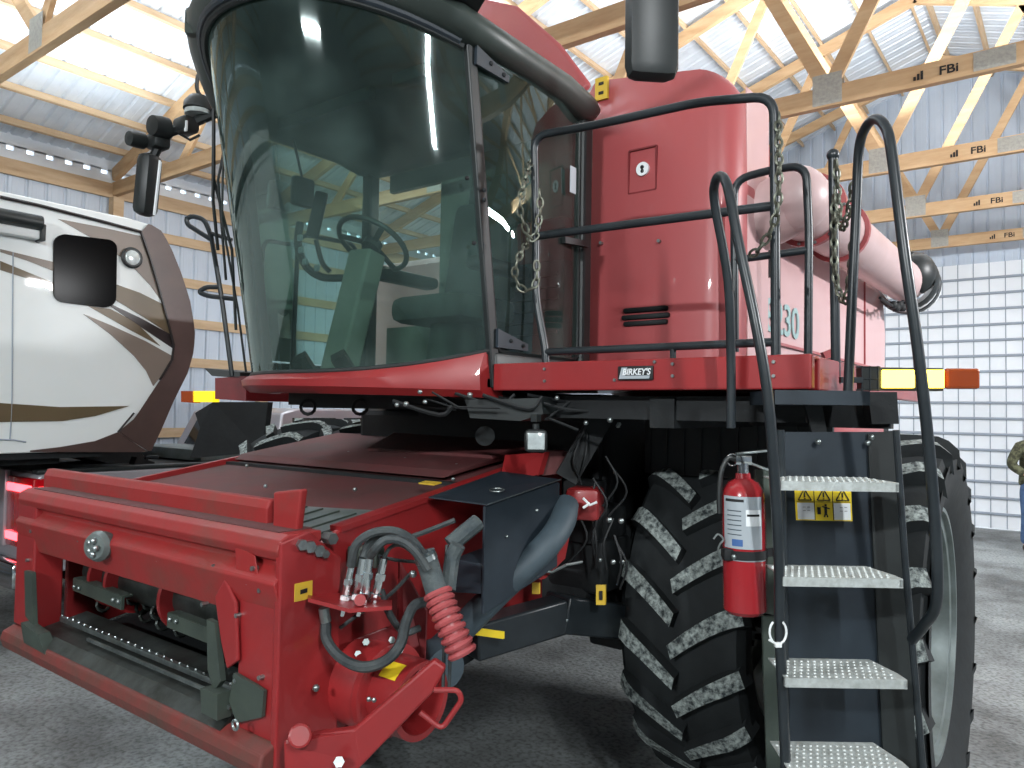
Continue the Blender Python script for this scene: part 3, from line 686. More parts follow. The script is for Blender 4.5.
# vertical plate by the ladder, carries the extinguisher
mb = MB(); mb.prism([lp(755, 470, 2.42), lp(779, 470, 2.42), lp(781, 616, 2.40), lp(756, 612, 2.40)], -LN*0.012); mb.prism([lp(762, 616, 2.44), lp(782, 616, 2.44), lp(787, 800, 2.44), lp(768, 800, 2.44)], -LN*0.01)
mb.build('mounting_plate', 'olive_steel', co, smooth=False)
# ---- amber light bar beside the landing
AD = 2.62
ap = lambda px, py: at(px, py, D=AD)
mb = MB(); mb.prism([ap(862, 367), ap(944, 368), ap(944, 391), ap(863, 390)], -LN*0.05); lb = mb.build('marker_light', 'black_plastic', co, smooth=False, bevel=0.004)
mb = MB(); mb.prism([ap(881, 370), ap(913.5, 370), ap(913.5, 388), ap(881, 388)], LN*0.012); mb.prism([ap(920, 370), ap(943, 370), ap(943, 388), ap(920, 388)], LN*0.012); mb.build('lit_lens', 'amber_lit', lb, smooth=False, bevel=0.004)
mb = MB(); mb.prism([ap(946, 368), ap(981, 368), ap(981, 389), ap(946, 389)], -LN*0.02); mb.build('reflector', 'amber', lb, smooth=False, bevel=0.01)
mb = MB()
for px in (862, 870, 878): mb.tube([ap(px, 366), ap(px, 391)], 0.003, 6)
for py in (367, 379, 390): mb.tube([ap(856, py), ap(880, py)], 0.003, 6)
mb.bar(ap(840, 380), ap(862, 380), 0.02, 0.02); mb.build('lamp_guard', 'black_paint', lb)
# red tail of the step at the platform end with reflector
mb = MB(); mb.prism([at(826, 362, D=3.1), at(845, 372, D=3.1), at(845, 387, D=3.1), at(822, 387, D=3.1)], (0, 0.1, 0)); mb.bar(at(823, 356, D=3.1), at(836, 351, D=3.1), 0.03, 0.03); mb.build('latch_bracket', 'red_faded', co, smooth=False)
mb = MB(); p = at(818.5, 381, D=2.9); mb.box(p, (0.03, 0.02, 0.045), None, 0.005); mb.build('side_reflector', 'amber_soft', co)  # reflector, no lamp; its shine is put into a glowing material
# ---- unloading auger
AX = -1.12
def tubeprof(y0, y1, r, zc): return [V((AX, y0, zc)), V((AX, y1, zc))]
z0 = at(797, 205, X=AX).z
A0 = at(789, 196, X=AX); A1 = at(905, 283, X=AX)
dirA = (A1-A0)
mb = MB(); mb.ball(A0+dirA*0.03, 0.172, 12); mb.cyl(A0+dirA*0.03, A0+dirA*0.14, 0.168, 28); mb.cyl(A0+dirA*0.03, A0+dirA*0.03+V((-0.3, 0, -0.12)), 0.165, 24); mb.cyl(A0+dirA*0.14, A1, 0.155, 28); aug = mb.build('unloading_auger', 'grain_duct', co)
mb = MB()
for t in (0.105, 0.30): c = A0+dirA*t; mb.cyl(c-dirA*0.006, c+dirA*0.006, 0.195 if t < 0.2 else 0.18, 28)
mb.build('flange', 'red_faded', aug)
mb = MB()
for t, r in ((0.098, 0.182),):
    ax_ = dirA.normalized(); a_ = ax_.cross(V((0, 0, 1))).normalized(); b_ = ax_.cross(a_)
    for k in range(14): p = A0+dirA*t+(a_*math.cos(k*0.449)+b_*math.sin(k*0.449))*r; mb.ball(p, 0.010, 4)
mb.build('flange_bolt', 'steel', aug)
mb = MB(); c = A1; ax_ = dirA.normalized()
mb.lathe([(0.18, -0.05), (0.225, 0.0), (0.235, 0.16), (0.225, 0.32), (0.20, 0.32), (0.19, 0.05)], c, ax_, 28, close=True)
mb.build('spout_sleeve', 'white_decal', aug)
mb = MB(); mb.lathe([(0.232, 0.10), (0.24, 0.11), (0.24, 0.20), (0.232, 0.21)], c, ax_, 28, close=True); mb.lathe([(0.228, -0.06), (0.245, 0.0), (0.245, 0.06), (0.228, 0.06)], c+V((0, 0, 0.02)), ax_, 28, close=True); mb.ball(c+V((0.10, -0.05, 0.06)), 0.17, 8, (0.8, 1.1, 1.0)); mb.build('spout_boot', 'black_plastic', aug)
mb = MB(); 
for k in range(5): mb.ball(at(893+k*3, 305+3*(k % 2), X=AX), 0.035, 5)
mb.tube(spline([at(880, 298, X=AX), at(894, 306, X=AX), at(905, 300, X=AX)]), 0.012, 6); mb.build('cradle_clamp', 'black_matte', aug)
# dark recess and red bracket above auger root
mb = MB(); mb.prism([(-1.27, 3.87, 2.86), (-1.27, 3.87, 3.30), (-1.27, 4.6, 3.18), (-1.27, 4.6, 2.96)], (-0.3, 0, 0)); mb.build('auger_mount', 'red_faded', co, smooth=False)
mb = MB(); mb.bb(-1.29, -1.262, 3.87, 3.93, 2.62, 3.18); mb.build('mount_gap', 'black_matte', co, smooth=False)
# ================================================================== CAB
cxl, cxr = -3.60, -2.0; mid = (cxl+cxr)/2; hw_ = (cxr-cxl)/2
def arc(z, yc, bul, n=20, inset=0.0):
    """front glass line at height z: corners at y=yc, bulging forward by bul"""
    pts = []
    for k in range(n+1):
        t = -1+2*k/n; x = mid+t*(hw_-inset); pts.append(V((x, yc-bul*(1-abs(t)**2.4), z)))
    return pts
def yb(z):  # corner line leans forward with height
    return 2.50-0.20*(z-2.06)/1.34
mb = MB(); n = 24
rows = []
for i in range(9):
    t = i/8; row = []
    for k in range(n+1):
        u = -1+2*k/n; zt = 3.40+0.17*(1-abs(u)**3); zb = 2.045+0.10*max(0, u)**3; z = zb+(zt-zb)*t
        x = mid+u*hw_; y = yb(z)-(0.47+0.08*t)*(1-abs(u)**2.0)
        row.append(V((x, y, z)))
    rows.append(row)
mb.loft(rows, closed=False, cap=False); ws = mb.build('windshield', 'windshield_glass', co, angle=80)
top = [p+V((0, -0.012, 0)) for p in rows[-1]]; bot = [p+V((0, -0.01, 0)) for p in rows[0]]
mb = MB(); mb.tube([p+V((0, 0, -0.005)) for p in top], 0.017, 8); mb.tube([p+V((0, 0.01, 0.008)) for p in bot], 0.014, 8); mb.build('windshield_seal', 'black_plastic', co)
# red lip under the windshield
mb = MB(); rings = []
for k in range(n+1):
    u = -1+2*k/n; p = rows[0][k]; out = V((0.25*u, -1, 0)).normalized(); bl_ = 0.06+0.04*max(0, u)**2
    zt = p.z-0.004; zb = 1.965-0.01*u
    prof_ = [(0.02, zt+0.012), (-0.03, zt+0.004), (-0.06, (zt+zb)/2+0.02), (-0.055, zb+0.03), (-0.01, zb), (0.10, zb), (0.10, zt)]
    rings.append([V((p.x, p.y, 0))-out*0+V((0, 1, 0))*a*1.0+V((0, 0, z_)) for a, z_ in prof_])
mb.loft(rings); mb.build('cab_lip', 'red_paint', co)
# corner posts
for xx in (cxr, cxl):
    s = 1 if xx == cxr else -1
    mb = MB(); mb.bar((xx, yb(2.0)+0.02, 2.0), (xx, yb(3.44)+0.02, 3.44), 0.035, 0.055, up=(0, 1, 0)); mb.build('corner_post', 'black_plastic', co, smooth=False, bevel=0.006)
# door on the near side: glass, frame, hinges
DY1 = 3.19
for xx, nm in ((cxr, 'near'), (cxl, 'far')):
    s = 1 if xx == cxr else -1
    mb = MB()
    ft = V((xx, yb(3.42)+0.05, 3.42)); fb_ = V((xx, yb(2.16)+0.05, 2.16)); rt = V((xx, DY1, 3.42)); rb_ = V((xx, DY1-0.0, 2.16))
    bul = 0.05*s; rws = []
    for i in range(6):
        t = i/5; a = fb_.lerp(ft, t); b = rb_.lerp(rt, t); rws.append([a.lerp(b, j/8)+V((bul*math.sin(math.pi*j/8)*math.sin(math.pi*(0.25+0.6*t)), 0, 0)) for j in range(9)])
    mb.loft(rws, closed=False, cap=False); dg = mb.build('door_glass', 'door_glass' if s > 0 else 'rear_glass', co, angle=80)
    if s > 0:
        mb = MB(); loop = fillet([ft, rt, rb_, fb_, ft], 0.05, 3); mb.tube(loop, 0.013, 8); mb.build('door_frame', 'black_plastic', dg)
        for (zh) in (3.38, 2.22):
            mb = MB(); y0 = yb(zh)+0.03; mb.prism([(xx+0.02, y0, zh+0.03), (xx+0.02, y0+0.22, zh-0.02), (xx+0.02, y0+0.22, zh-0.05), (xx+0.02, y0, zh-0.05)], (0.014, 0, 0)); 
            h1 = mb.build('hinge', 'dark_panel', dg, smooth=False)
            mb = MB(); mb.ball((xx+0.036, y0+0.09, zh-0.015), 0.010, 5); mb.ball((xx+0.036, y0+0.18, zh-0.03), 0.010, 5); mb.build('hinge_bolt', 'black_matte', h1)
        mb = MB(); mb.bar((xx+0.045, 2.98, 2.72), (xx+0.045, 3.2, 2.74), 0.03, 0.03); mb.build('door_handle', 'black_plastic', dg)
        mb = MB(); mb.box(at(573, 180, X=xx+0.05), (0.004, 0.05, 0.13)); mb.build('clear_sticker', 'label_silver', dg, smooth=False)
        mb = MB()
        for px, py in ((484, 190), (484, 200), (467, 178), (474, 243)): mb.ball(at(px, py, X=xx+0.03), 0.010, 5)
        mb.build('post_stud', 'black_matte', co)
    mb = MB(); mb.prism([(xx+0.03*s, DY1, 2.04), (xx+0.03*s, DY1+0.09, 2.04), (xx+0.03*s, DY1+0.09, 3.42), (xx+0.03*s, DY1, 3.42)], (-0.08*s, 0, 0)); mb.build('rear_post', 'black_plastic', co, smooth=False, bevel=0.02)
    mb = MB(); mb.bb(xx-0.03, xx+0.03, 2.50, DY1+0.1, 2.0, 2.15, 0.02); mb.build('door_sill', 'black_plastic', co)
# cab floor, rear wall, headliner
mb = MB(); rr = arc(2.0, 2.48, 0.42); mb.prism(rr+[V((cxr, 3.4, 2.0)), V((cxl, 3.4, 2.0))], (0, 0, 0.035)); mb.build('cab_floor', 'interior_grey', co, smooth=False)
mb = MB(); mb.bb(mid-0.30, cxr-0.05, 3.36, 3.40, 2.03, 3.45); mb.bb(cxl+0.05, mid-0.3, 3.36, 3.40, 2.03, 2.42); mb.bb(cxl+0.05, mid-0.3, 3.36, 3.40, 3.30, 3.45); mb.build('cab_rear_wall', 'interior_grey', co, smooth=False)
# rear console; its slats model a grille reflected in the windshield
mb = MB()
for k in range(6): mb.bb(mid+0.28, cxr-0.12, 3.18, 3.21, 2.30+k*0.06, 2.32+k*0.06)
mb.bb(mid+0.25, cxr-0.09, 3.20, 3.34, 2.10, 2.68); mb.build('console_grille_reflection', 'black_plastic', co, smooth=False)
mb = MB(); mb.bb(mid+0.1, cxr-0.1, 3.22, 3.35, 2.68, 2.92, 0.03); mb.build('red_panel_reflection', 'reflection_red', co)  # red box added for a red panel reflected in the windshield
# operator seat
mb = MB(); mb.box((mid+0.16, 2.98, 2.42), (0.50, 0.48, 0.14), None, 0.05); mb.cyl((mid+0.16, 2.98, 2.03), (mid+0.16, 2.98, 2.36), 0.16, 20, 0.12); seat = mb.build('operator_seat', 'seat_cloth', co)
Rt = Matrix.Rotation(math.radians(-10), 3, 'X')
mb = MB(); mb.box((mid+0.16, 3.24, 2.78), (0.48, 0.13, 0.62), Rt, 0.05); mb.box((mid+0.16, 3.29, 3.14), (0.30, 0.10, 0.18), Rt, 0.045); mb.build('seat_back', 'seat_cloth', seat)
for s in (-1, 1):
    mb = MB(); mb.box((mid+0.16+s*0.32, 2.95, 2.62), (0.11, 0.42, 0.07), None, 0.03); mb.build('armrest', 'black_plastic', seat)
# steering column, wheel
cb = V((mid-0.14, 2.45, 2.03)); ctp = V((mid-0.10, 2.60, 2.70))
mb = MB(); mb.bar(cb, ctp, 0.16, 0.12, up=(0, 1, 0)); mb.box(cb+V((0, 0.02, 0.03)), (0.34, 0.30, 0.06), None, 0.02); colm = mb.build('steering_column', 'interior_grey', co, bevel=0.02)
ax_ = (ctp-cb).normalized(); ax_ = V((0.0, 0.55, 0.83)).normalized(); wc = ctp+ax_*0.06
mb = MB(); mb.ring(wc, ax_, 0.19, 0.014, 28, 8); a_ = ax_.cross(V((0, 1, 0))).normalized(); b_ = ax_.cross(a_)
for t in (0.5, 2.6, 4.7): mb.bar(wc, wc+(a_*math.cos(t)+b_*math.sin(t))*0.185, 0.03, 0.012, up=ax_)
mb.cyl(wc-ax_*0.03, wc+ax_*0.012, 0.05, 16); mb.build('steering_wheel', 'black_plastic', colm)
mb = MB(); mb.cyl((mid-0.27, 2.40, 2.06), (mid-0.27, 2.32, 2.15), 0.05, 4); mb.cyl((mid+0.02, 2.40, 2.06), (mid+0.02, 2.32, 2.15), 0.05, 4); mb.build('pedal', 'black_plastic', colm)
# tall bundled sun-shade / post in the middle of the glass
# display monitor on an arm with chain of buttons
mp = at(317, 215, D=4.15); mb = MB(); Rm = Matrix.Rotation(math.radians(18), 3, 'Y'); mb.box(mp, (0.08, 0.03, 0.26), Rm @ Matrix.Rotation(0.3, 3, 'Z'), 0.015); mon = mb.build('monitor', 'black_plastic', co)
mb = MB(); mb.tube(spline([at(300, 222, D=4.15), at(298, 245, D=4.15), at(306, 266, D=4.15), at(322, 277, D=4.15), at(345, 278, D=4.1)]), 0.022, 8); mb.tube(spline([at(316, 240, D=4.15), at(322, 262, D=4.15), at(330, 272, D=4.15)]), 0.014, 8); mb.build('monitor_arm', 'black_plastic', mon)
mb = MB()
for px, py in ((300, 238), (301, 250), (305, 262), (317, 268)): mb.box(at(px, py, D=4.11), (0.035, 0.02, 0.035), None, 0.006)
mb.build('arm_clip', 'label_silver', mon)
# inside rear-view items under headliner, far door inner rail
mb = MB(); mb.tube(fillet([(cxl+0.10, 2.60, 2.10), (cxl+0.10, 2.62, 2.88), (cxl+0.10, 3.05, 2.90), (cxl+0.10, 3.05, 2.12)], 0.08), 0.013, 8); mb.build('grab_rail', 'black_paint', co)
mb = MB(); mb.bb(cxl+0.03, cxl+0.09, 2.60, 2.74, 3.05, 3.22, 0.02); mb.tube([(cxl+0.06, 2.67, 3.2), (cxl+0.06, 2.6, 3.42)], 0.008, 6); mb.build('inside_mirror', 'black_plastic', co)
mb = MB(); mb.bb(mid-0.55, mid+0.15, 2.36, 2.40, 3.36, 3.42); mb.bb(mid+0.3, mid+0.5, 2.36, 2.42, 3.38, 3.44, 0.01); mb.build('sun_visor', 'black_plastic', co)
# ---- cab roof
def roof_ring(dz, grow, yr, flat=None):
    """outline of the roof: follows the windshield top at the front, straight sides, rounded rear"""
    pts = []
    for k in range(41):
        u = -1+2*k/40; zt = 3.40+0.17*(1-abs(u)**3); x = mid+u*(hw_+grow)
        pts.append(V((x, yb(3.45)-0.55*(1-abs(u)**2.0)-grow*1.15, (zt+dz) if flat is None else flat)))
    zr_ = (3.40+dz) if flat is None else flat
    for y_ in (2.6, 2.8, 3.0): pts.append(V((mid+hw_+grow, y_, zr_)))
    for k in range(5): a_ = k/4*math.pi/2; pts.append(V((mid+hw_+grow-0.12+0.12*math.cos(a_), yr-0.12+0.12*math.sin(a_), zr_-0.03)))
    for k in range(5): a_ = math.pi/2+k/4*math.pi/2; pts.append(V((mid-hw_-grow+0.12+0.12*math.cos(a_), yr-0.12+0.12*math.sin(a_), zr_-0.03)))
    for y_ in (3.0, 2.8, 2.6): pts.append(V((mid-hw_-grow, y_, zr_)))
    return pts
mb = MB()
mb.loft([roof_ring(0.02, -0.04, 3.22), roof_ring(0.0, 0.01, 3.26), roof_ring(0.02, 0.06, 3.31), roof_ring(0.07, 0.085, 3.34), roof_ring(0.115, 0.07, 3.33), roof_ring(0.145, 0.02, 3.28), roof_ring(0, -0.25, 3.1, 3.74)]); roof = mb.build('cab_roof', 'roof_plastic', co, angle=60)
# rim band above windshield
mb = MB(); mb.tube([p+V((0, -0.03, 0.012)) for p in rows[-1]], 0.020, 10); mb.build('visor_band', 'dark_panel', co)
mb = MB(); mb.bb(cxr-0.04, cxr+0.05, 2.27, 2.40, 3.42, 3.52, 0.015); mb.build('mirror_mount', 'black_plastic', co)
mb = MB()
for dx in (0.0, 0.012): mb.ball((cxr+0.052+dx*0, 2.28, 3.455+dx*3), 0.008, 5)
mb.build('bolt', 'steel', co)
# roof work lights on far front corner
for px, py in ((203, 22),):
    c = at(px, py, D=3.39); mb = MB(); mb.box(c, (0.16, 0.06, 0.13), Matrix.Rotation(0.5, 3, 'Z'), 0.02); l_ = mb.build('roof_work_light', 'roof_plastic', co)
    mb = MB(); mb.cyl(c+V((0, -0.025, 0)), c+V((0.0, -0.045, 0)), 0.045, 16); mb.build('light_lens', 'lens_grey', l_)
# the near mirror hanging from the roof
mc = at(652, 20, D=2.30); mb = MB(); Rm = Matrix.Rotation(YAW+0.1, 3, 'Z')
mb.box(mc+V((0, 0, 0.10)), (0.165, 0.09, 0.58), Rm, 0.04); mir = mb.build('side_mirror', 'black_plastic', co, label if False else None) if False else mb.build('side_mirror', 'black_plastic', co)
mb = MB(); mb.box(mc+V((0, 0, 0.10))-(LN*0.047), (0.14, 0.004, 0.52), Rm); mb.build('mirror_glass', 'mirror_glass', mir)
arm_ = fillet([V((cxr-0.02, 2.25, 3.56)), V((cxr+0.45, 2.0, 3.62)), mc+V((0, 0, 0.75)), mc+V((0, 0, 0.36))], 0.1)
mb = MB(); mb.tube(arm_, 0.025, 10); mb.bar(V((cxr-0.1, 2.3, 3.53)), V((cxr+0.20, 2.12, 3.56)), 0.16, 0.05); mb.build('mirror_arm', 'black_plastic', mir)
# ---- far side: mirror arm, lights, mirror, rails, yellow lamp
MD = 4.35
fp = lambda px, py, D=MD: at(px, py, D=D)
mb = MB(); mb.tube(fillet([fp(214, 72), fp(198, 72), fp(196, 92), fp(210, 106)], 0.08), 0.012, 8); mb.tube([fp(218, 112), fp(190, 124), fp(170, 132)], 0.030, 8); mb.tube([fp(200, 135), fp(190, 140), fp(180, 134)], 0.008, 6); mb.tube([fp(172, 130), fp(158, 148), fp(152, 160)], 0.026, 8)
mb.box(fp(186, 126), (0.14, 0.10, 0.09), None, 0.02); mb.box(fp(158, 142), (0.12, 0.10, 0.09), None, 0.02)
fm = mb.build('far_mirror_arm', 'black_plastic', co)
mb = MB(); mb.box(fp(147.5, 185), (0.105, 0.13, 0.36), Matrix.Rotation(0.12, 3, 'Y') @ Matrix.Rotation(0.4, 3, 'Z'), 0.04); mb.build('far_mirror', 'black_plastic', fm)
mb = MB(); mb.prism([fp(158.8, 160, 4.28), fp(160, 162, 4.28), fp(154, 215, 4.28), fp(152.8, 215, 4.28)], (0, 0.01, 0)); mb.build('far_mirror_glass', 'white_decal', fm, smooth=False)
for px, py, r in ((160, 127, 0.062), (137, 140, 0.045)):
    c = fp(px, py, 4.3); mb = MB(); mb.lathe([(0.001, 0.06), (r*0.9, 0.05), (r, 0.0), (r, -0.04), (0.001, -0.045)], c, (0.1, -0.95, -0.1), 20); mb.build('work_light', 'black_plastic', fm)
c = fp(199, 108); mb = MB(); mb.lathe([(0.001, 0.07), (0.06, 0.06), (0.085, 0.02), (0.085, -0.02), (0.001, -0.03)], c, (0, 0.1, 1), 24); wl_ = mb.build('beacon_lamp', 'black_plastic', fm)
mb = MB(); mb.cyl(c+V((0, 0, -0.02)), c+V((0, 0, -0.045)), 0.078, 24); mb.build('light_lens', 'lamp_lens', wl_)
mb = MB(); mb.box(fp(186, 126, 4.28), (0.02, 0.01, 0.06)); mb.build('white_tag', 'white_decal', fm, smooth=False)
# wiper arms and hoses down the far edge of the windshield
mb = MB()
mb.tube([fp(243, 28, 3.95), fp(224, 110, 3.95), fp(222, 220, 4.0), fp(238, 310, 4.1), fp(246, 372, 4.1)], 0.007, 6)
mb.tube([fp(236, 30, 3.95), fp(214, 100, 3.95), fp(214, 180, 4.0), fp(232, 250, 4.1), fp(236, 330, 4.1)], 0.009, 6)
mb.tube([fp(248, 26, 3.95), fp(232, 110, 3.95), fp(218, 180, 4.0), fp(226, 280, 4.1)], 0.008, 6)
mb.tube([fp(229, 38, 3.95), fp(226, 92, 3.95)], 0.016, 8); mb.tube([fp(240, 30, 3.95), fp(232, 92, 3.95)], 0.013, 8)
mb.tube([fp(214, 70, 3.98), fp(213, 200, 4.0), fp(218, 250, 4.1)], 0.010, 6)
mb.build('wiper', 'black_plastic', co)
mb = MB(); g = fp
mb.tube(fillet([g(186, 219), g(192, 216), g(204, 219), g(211, 235), g(222, 300), g(232, 376)], 0.08), 0.014, 8)
mb.tube(fillet([g(212, 240), g(188, 225), g(186, 219), g(192, 216)], 0.03), 0.014, 8); mb.tube([g(210, 233), g(232, 240)], 0.012, 8)
mb.tube(fillet([g(236, 299), g(208, 296), g(198, 292), g(206, 287), g(220, 287)], 0.03), 0.014, 8)
mb.build('far_rail', 'black_paint', co)
mb = MB(); a = g(215, 378); b = g(246, 376); c = g(246, 401); d = g(215, 399); mb.prism([a, b, c, d], (0, 0.3, 0)); mb.build('far_step_bracket', 'red_dark', co, smooth=False)
mb = MB(); mb.prism([g(181, 391), g(194, 391), g(194, 403), g(181, 402)], (0, 0.04, 0)); fl_ = mb.build('far_marker', 'amber', co, smooth=False)
mb = MB(); mb.prism([g(193, 391), g(213, 391), g(213, 402), g(193, 402)], (0, 0.04, 0)); mb.build('far_marker_lens', 'amber_soft', fl_, smooth=False)
mb = MB(); mb.prism([g(204, 368), g(240, 372), g(240, 378), g(212, 376)], (0, 0.2, 0)); mb.build('far_tread', 'black_plastic', co, smooth=False)
# far side fender flaps in front of the far tyres
mb = MB(); mb.prism([at(213, 402, D=6.6), at(268, 402, D=6.4), at(262, 452, D=6.4), at(190, 458, D=6.6), at(200, 428, D=6.6), at(195, 413, D=6.6)], (0, 0.05, 0)); mb.build('far_fender', 'black_matte', co, smooth=False)
# ---- dark underside of the cab
mb = MB(); mb.bb(-3.55, -2.05, 2.62, 3.4, 1.915, 1.99); mb.bb(-3.2, -2.2, 2.45, 2.8, 1.90, 1.97); mb.bb(-3.15, -1.9, 3.25, 3.45, 1.5, 1.99); mb.build('cab_underframe', 'black_matte', co, smooth=False)
random.seed(3)
mb = MB()
for k in range(16):
    px = 385+random.random()*170; py = 395+random.random()*14; D = 3.0+random.random()*0.5
    mb.tube(spline([at(px, py-4, D=D), at(px+20+random.random()*30, py+random.random()*10, D=D), at(px+60, py-3+random.random()*8, D=D)], 4), 0.004+random.random()*0.006, 6)
mb.tube([at(432, 392, D=3.0), at(458, 407, D=3.0), at(500, 408, D=3.0)], 0.005, 6); mb.tube([at(545, 420, D=3.1), at(570, 402, D=3.1)], 0.006, 6); mb.tube([at(548, 418, D=3.1), at(578, 430, D=3.1)], 0.006, 6)
mb.build('cab_wire', 'hose_dark', co)
mb = MB()
for px, py, s in ((406, 404, 0.012), (420, 392, 0.010), (397, 405, 0.010), (470, 395, 0.012), (425, 402, 0.010), (610, 420, 0.012), (586, 423, 0.010), (557, 398, 0.010)): mb.ball(at(px, py, D=2.98), s, 5)
mb.build('underside_fitting', 'steel', co)
mb = MB()
for px, r_ in ((308, 0.035), (360, 0.035)): mb.ring(at(px, 407, D=3.6), (0.6, -0.8, 0), r_, 0.008)
mb.build('hanging_clamp', 'black_matte', co)
mb = MB(); mb.prism([at(465, 400, D=3.05), at(541, 398, D=3.05), at(543, 414, D=3.05), at(520, 421, D=3.05), at(470, 418, D=3.05)], (0, 0.5, 0)); mb.cyl(at(485, 436, D=3.5), at(485, 436, D=3.4), 0.045, 16); mb.build('cab_support', 'black_plastic', co, smooth=False)
# work light hanging under the platform
c = at(536, 441, D=3.0); Rm = Matrix.Rotation(YAW, 3, 'Z')
mb = MB(); mb.box(c, (0.094, 0.05, 0.094), Rm, 0.02); mb.cyl(at(536, 424, D=3.02), at(536, 432, D=3.02), 0.014, 8); mb.box(at(536, 418, D=3.03), (0.03, 0.03, 0.03)); wl = mb.build('hanging_work_light', 'black_plastic', co)
mb = MB(); mb.box(c+LN*0.026, (0.068, 0.006, 0.066), Rm, 0.006); mb.build('light_lens', 'lamp_lens', wl)
# ================================================================== FEEDER HOUSE
f = lambda px, py, y=FY: at(px, py, Y=y)
zc = lambda py, y=FY: at(215, py, Y=y).z
zt_, zg, zp, zo, zs, zbm = zc(524), zc(551), zc(566), zc(608), zc(700), zc(735)
XA, XB = FX0+0.09, FX1
# header of the face: rolled beam, groove, bevelled panel (one pressed plate)
mb = MB()
pr = [(0.16, zt_), (0.03, zt_), (0.0, zt_-0.015), (-0.012, zt_-0.05), (0.0, zg+0.015), (0.03, zg), (0.03, zg-0.015), (-0.015, zp), (-0.02, zp-0.01), (0.02, zo), (0.05, zo), (0.05, zg), (0.16, zt_-0.03)]
mb.prism([(XA+0.03, FY+a, z) for a, z in pr], (XB-XA-0.03, 0, 0)); face = mb.build('feeder_face', 'red_worn', co, smooth=False, bevel=0.004)
# side columns and bottom lip of the face
oL, oR = f(32, 600).x, f(226, 650).x
mb = MB(); mb.bb(XA, oL, FY, FY+0.13, zs-0.05, zt_-0.02)
mb.bb(oR+0.06, XB, FY+0.005, FY+0.22, zs-0.10, zo+0.11)
mb.build('face_column', 'red_paint', face, smooth=False, bevel=0.008)
mb = MB(); pr = [(-0.0, zs-0.055), (-0.045, zs-0.075), (-0.055, zs-0.11), (-0.04, zs-0.155), (0.22, zs-0.15), (0.22, zs-0.055)]
mb.prism([(XA-0.0, FY+a, z) for a, z in pr], (XB-XA, 0, 0)); mb.build('face_bottom_lip', 'lip_worn', face, smooth=False, bevel=0.008)
mb = MB(); mb.prism([(oL+0.05, FY-0.035, zs-0.068), (oL+0.05, FY+0.01, zs-0.035), (oL+0.05, FY+0.22, zs+0.005), (oL+0.05, FY+0.22, zs-0.04), (oL+0.05, FY, zs-0.09)], (oR-oL-0.02, 0, 0)); mb.build('wear_sill', 'steel_dark', face, smooth=False)
# jambs
mb = MB(); mb.prism([f(212, 618), f(220, 622), f(226, 680), f(219, 690), f(213, 668)], (0, -0.02, 0)); mb.prism([f(214, 684), f(231, 690), f(231, 716), f(215, 708)], (0, -0.05, 0))
mb.prism([f(29, 570), f(36, 572), f(38, 625), f(30, 615)], (0, -0.02, 0)); mb.prism([f(33, 620), f(50, 632), f(58, 652), f(36, 640)], (0, -0.05, 0)); mb.prism([f(237, 672), f(258, 684), f(267, 690), f(265, 716), f(240, 722), f(232, 700)], (0, -0.012, 0))
mb.build('wear_plate', 'olive_steel', face, smooth=False)
mb = MB(); mb.prism([f(218, 596), f(228, 578), f(239, 602), f(241, 660), f(230, 668), f(224, 640)], (0, -0.014, 0)); mb.build('jamb_gusset', 'red_paint', face, smooth=False, bevel=0.006)
mb = MB(); mb.prism([f(236, 545), f(256, 556), f(262, 596), f(238, 590)], (0, -0.005, 0)); mb.build('corner_patch', 'red_worn', face, smooth=False, bevel=0.004)
mb = MB()
for px, py in ((33, 531), (29, 560), (81, 540), (149, 552), (216, 566), (250, 582), (262, 590), (239, 615), (205, 604), (232, 706), (262, 677), (255, 568), (238, 680), (160, 559)): p = f(px, py); mb.cyl(p+V((0, -0.014, 0)), p+V((0, 0.01, 0)), 0.008, 8)
mb.build('face_bolt', 'steel', face)
p = f(252, 719); mb = MB(); mb.ring(p+V((0, -0.06, 0)), (0, 1, 0), 0.014, 0.005, 16); mb.build('face_shackle', 'steel', face)
# round lamp on the face
c = f(107, 545); mb = MB(); dr_ = V((0.35, -0.93, 0.05)).normalized(); mb.lathe([(0.001, -0.02), (0.055, -0.02), (0.062, 0.02), (0.05, 0.04), (0.001, 0.045)], c+V((0, -0.02, 0)), dr_, 24); lm = mb.build('face_lamp', 'rim_grey', face)
mb = MB()
for k in range(5): a = k*1.256; mb.ball(c+V((0.012, -0.062, 0))+V((math.cos(a)*0.028, -0.0, math.sin(a)*0.028)), 0.014, 5)
mb.build('lamp_boss', 'steel', lm)
# raised lip behind the header with end lugs
zl = at(160, 484, Y=FY+0.13).z; mb = MB(); xl0 = at(48, 480, Y=FY+0.13).x; xl1 = at(272, 495, Y=FY+0.13).x
mb.prism([(xl0, FY+0.11, zt_-0.04), (xl0, FY+0.11, zl-0.03), (xl0, FY+0.125, zl), (xl0, FY+0.16, zl), (xl0, FY+0.16, zt_-0.04)], (xl1-xl0, 0, 0)); mb.build('top_hook', 'red_worn', co, smooth=False, bevel=0.006)
mb = MB(); mb.prism([f(273, 492, FY+0.1), f(301, 489, FY+0.1), f(296, 532, FY+0.1), f(272, 540, FY+0.1)], (0, 0.03, 0)); mb.build('hook_lug', 'red_worn', co, smooth=False, bevel=0.008)
mb = MB(); mb.bb(XA+0.1, XB-0.05, FY+0.03, FY+0.16, zt_-0.004, zt_+0.004); mb.build('crop_dust', 'red_dusty', co, smooth=False)
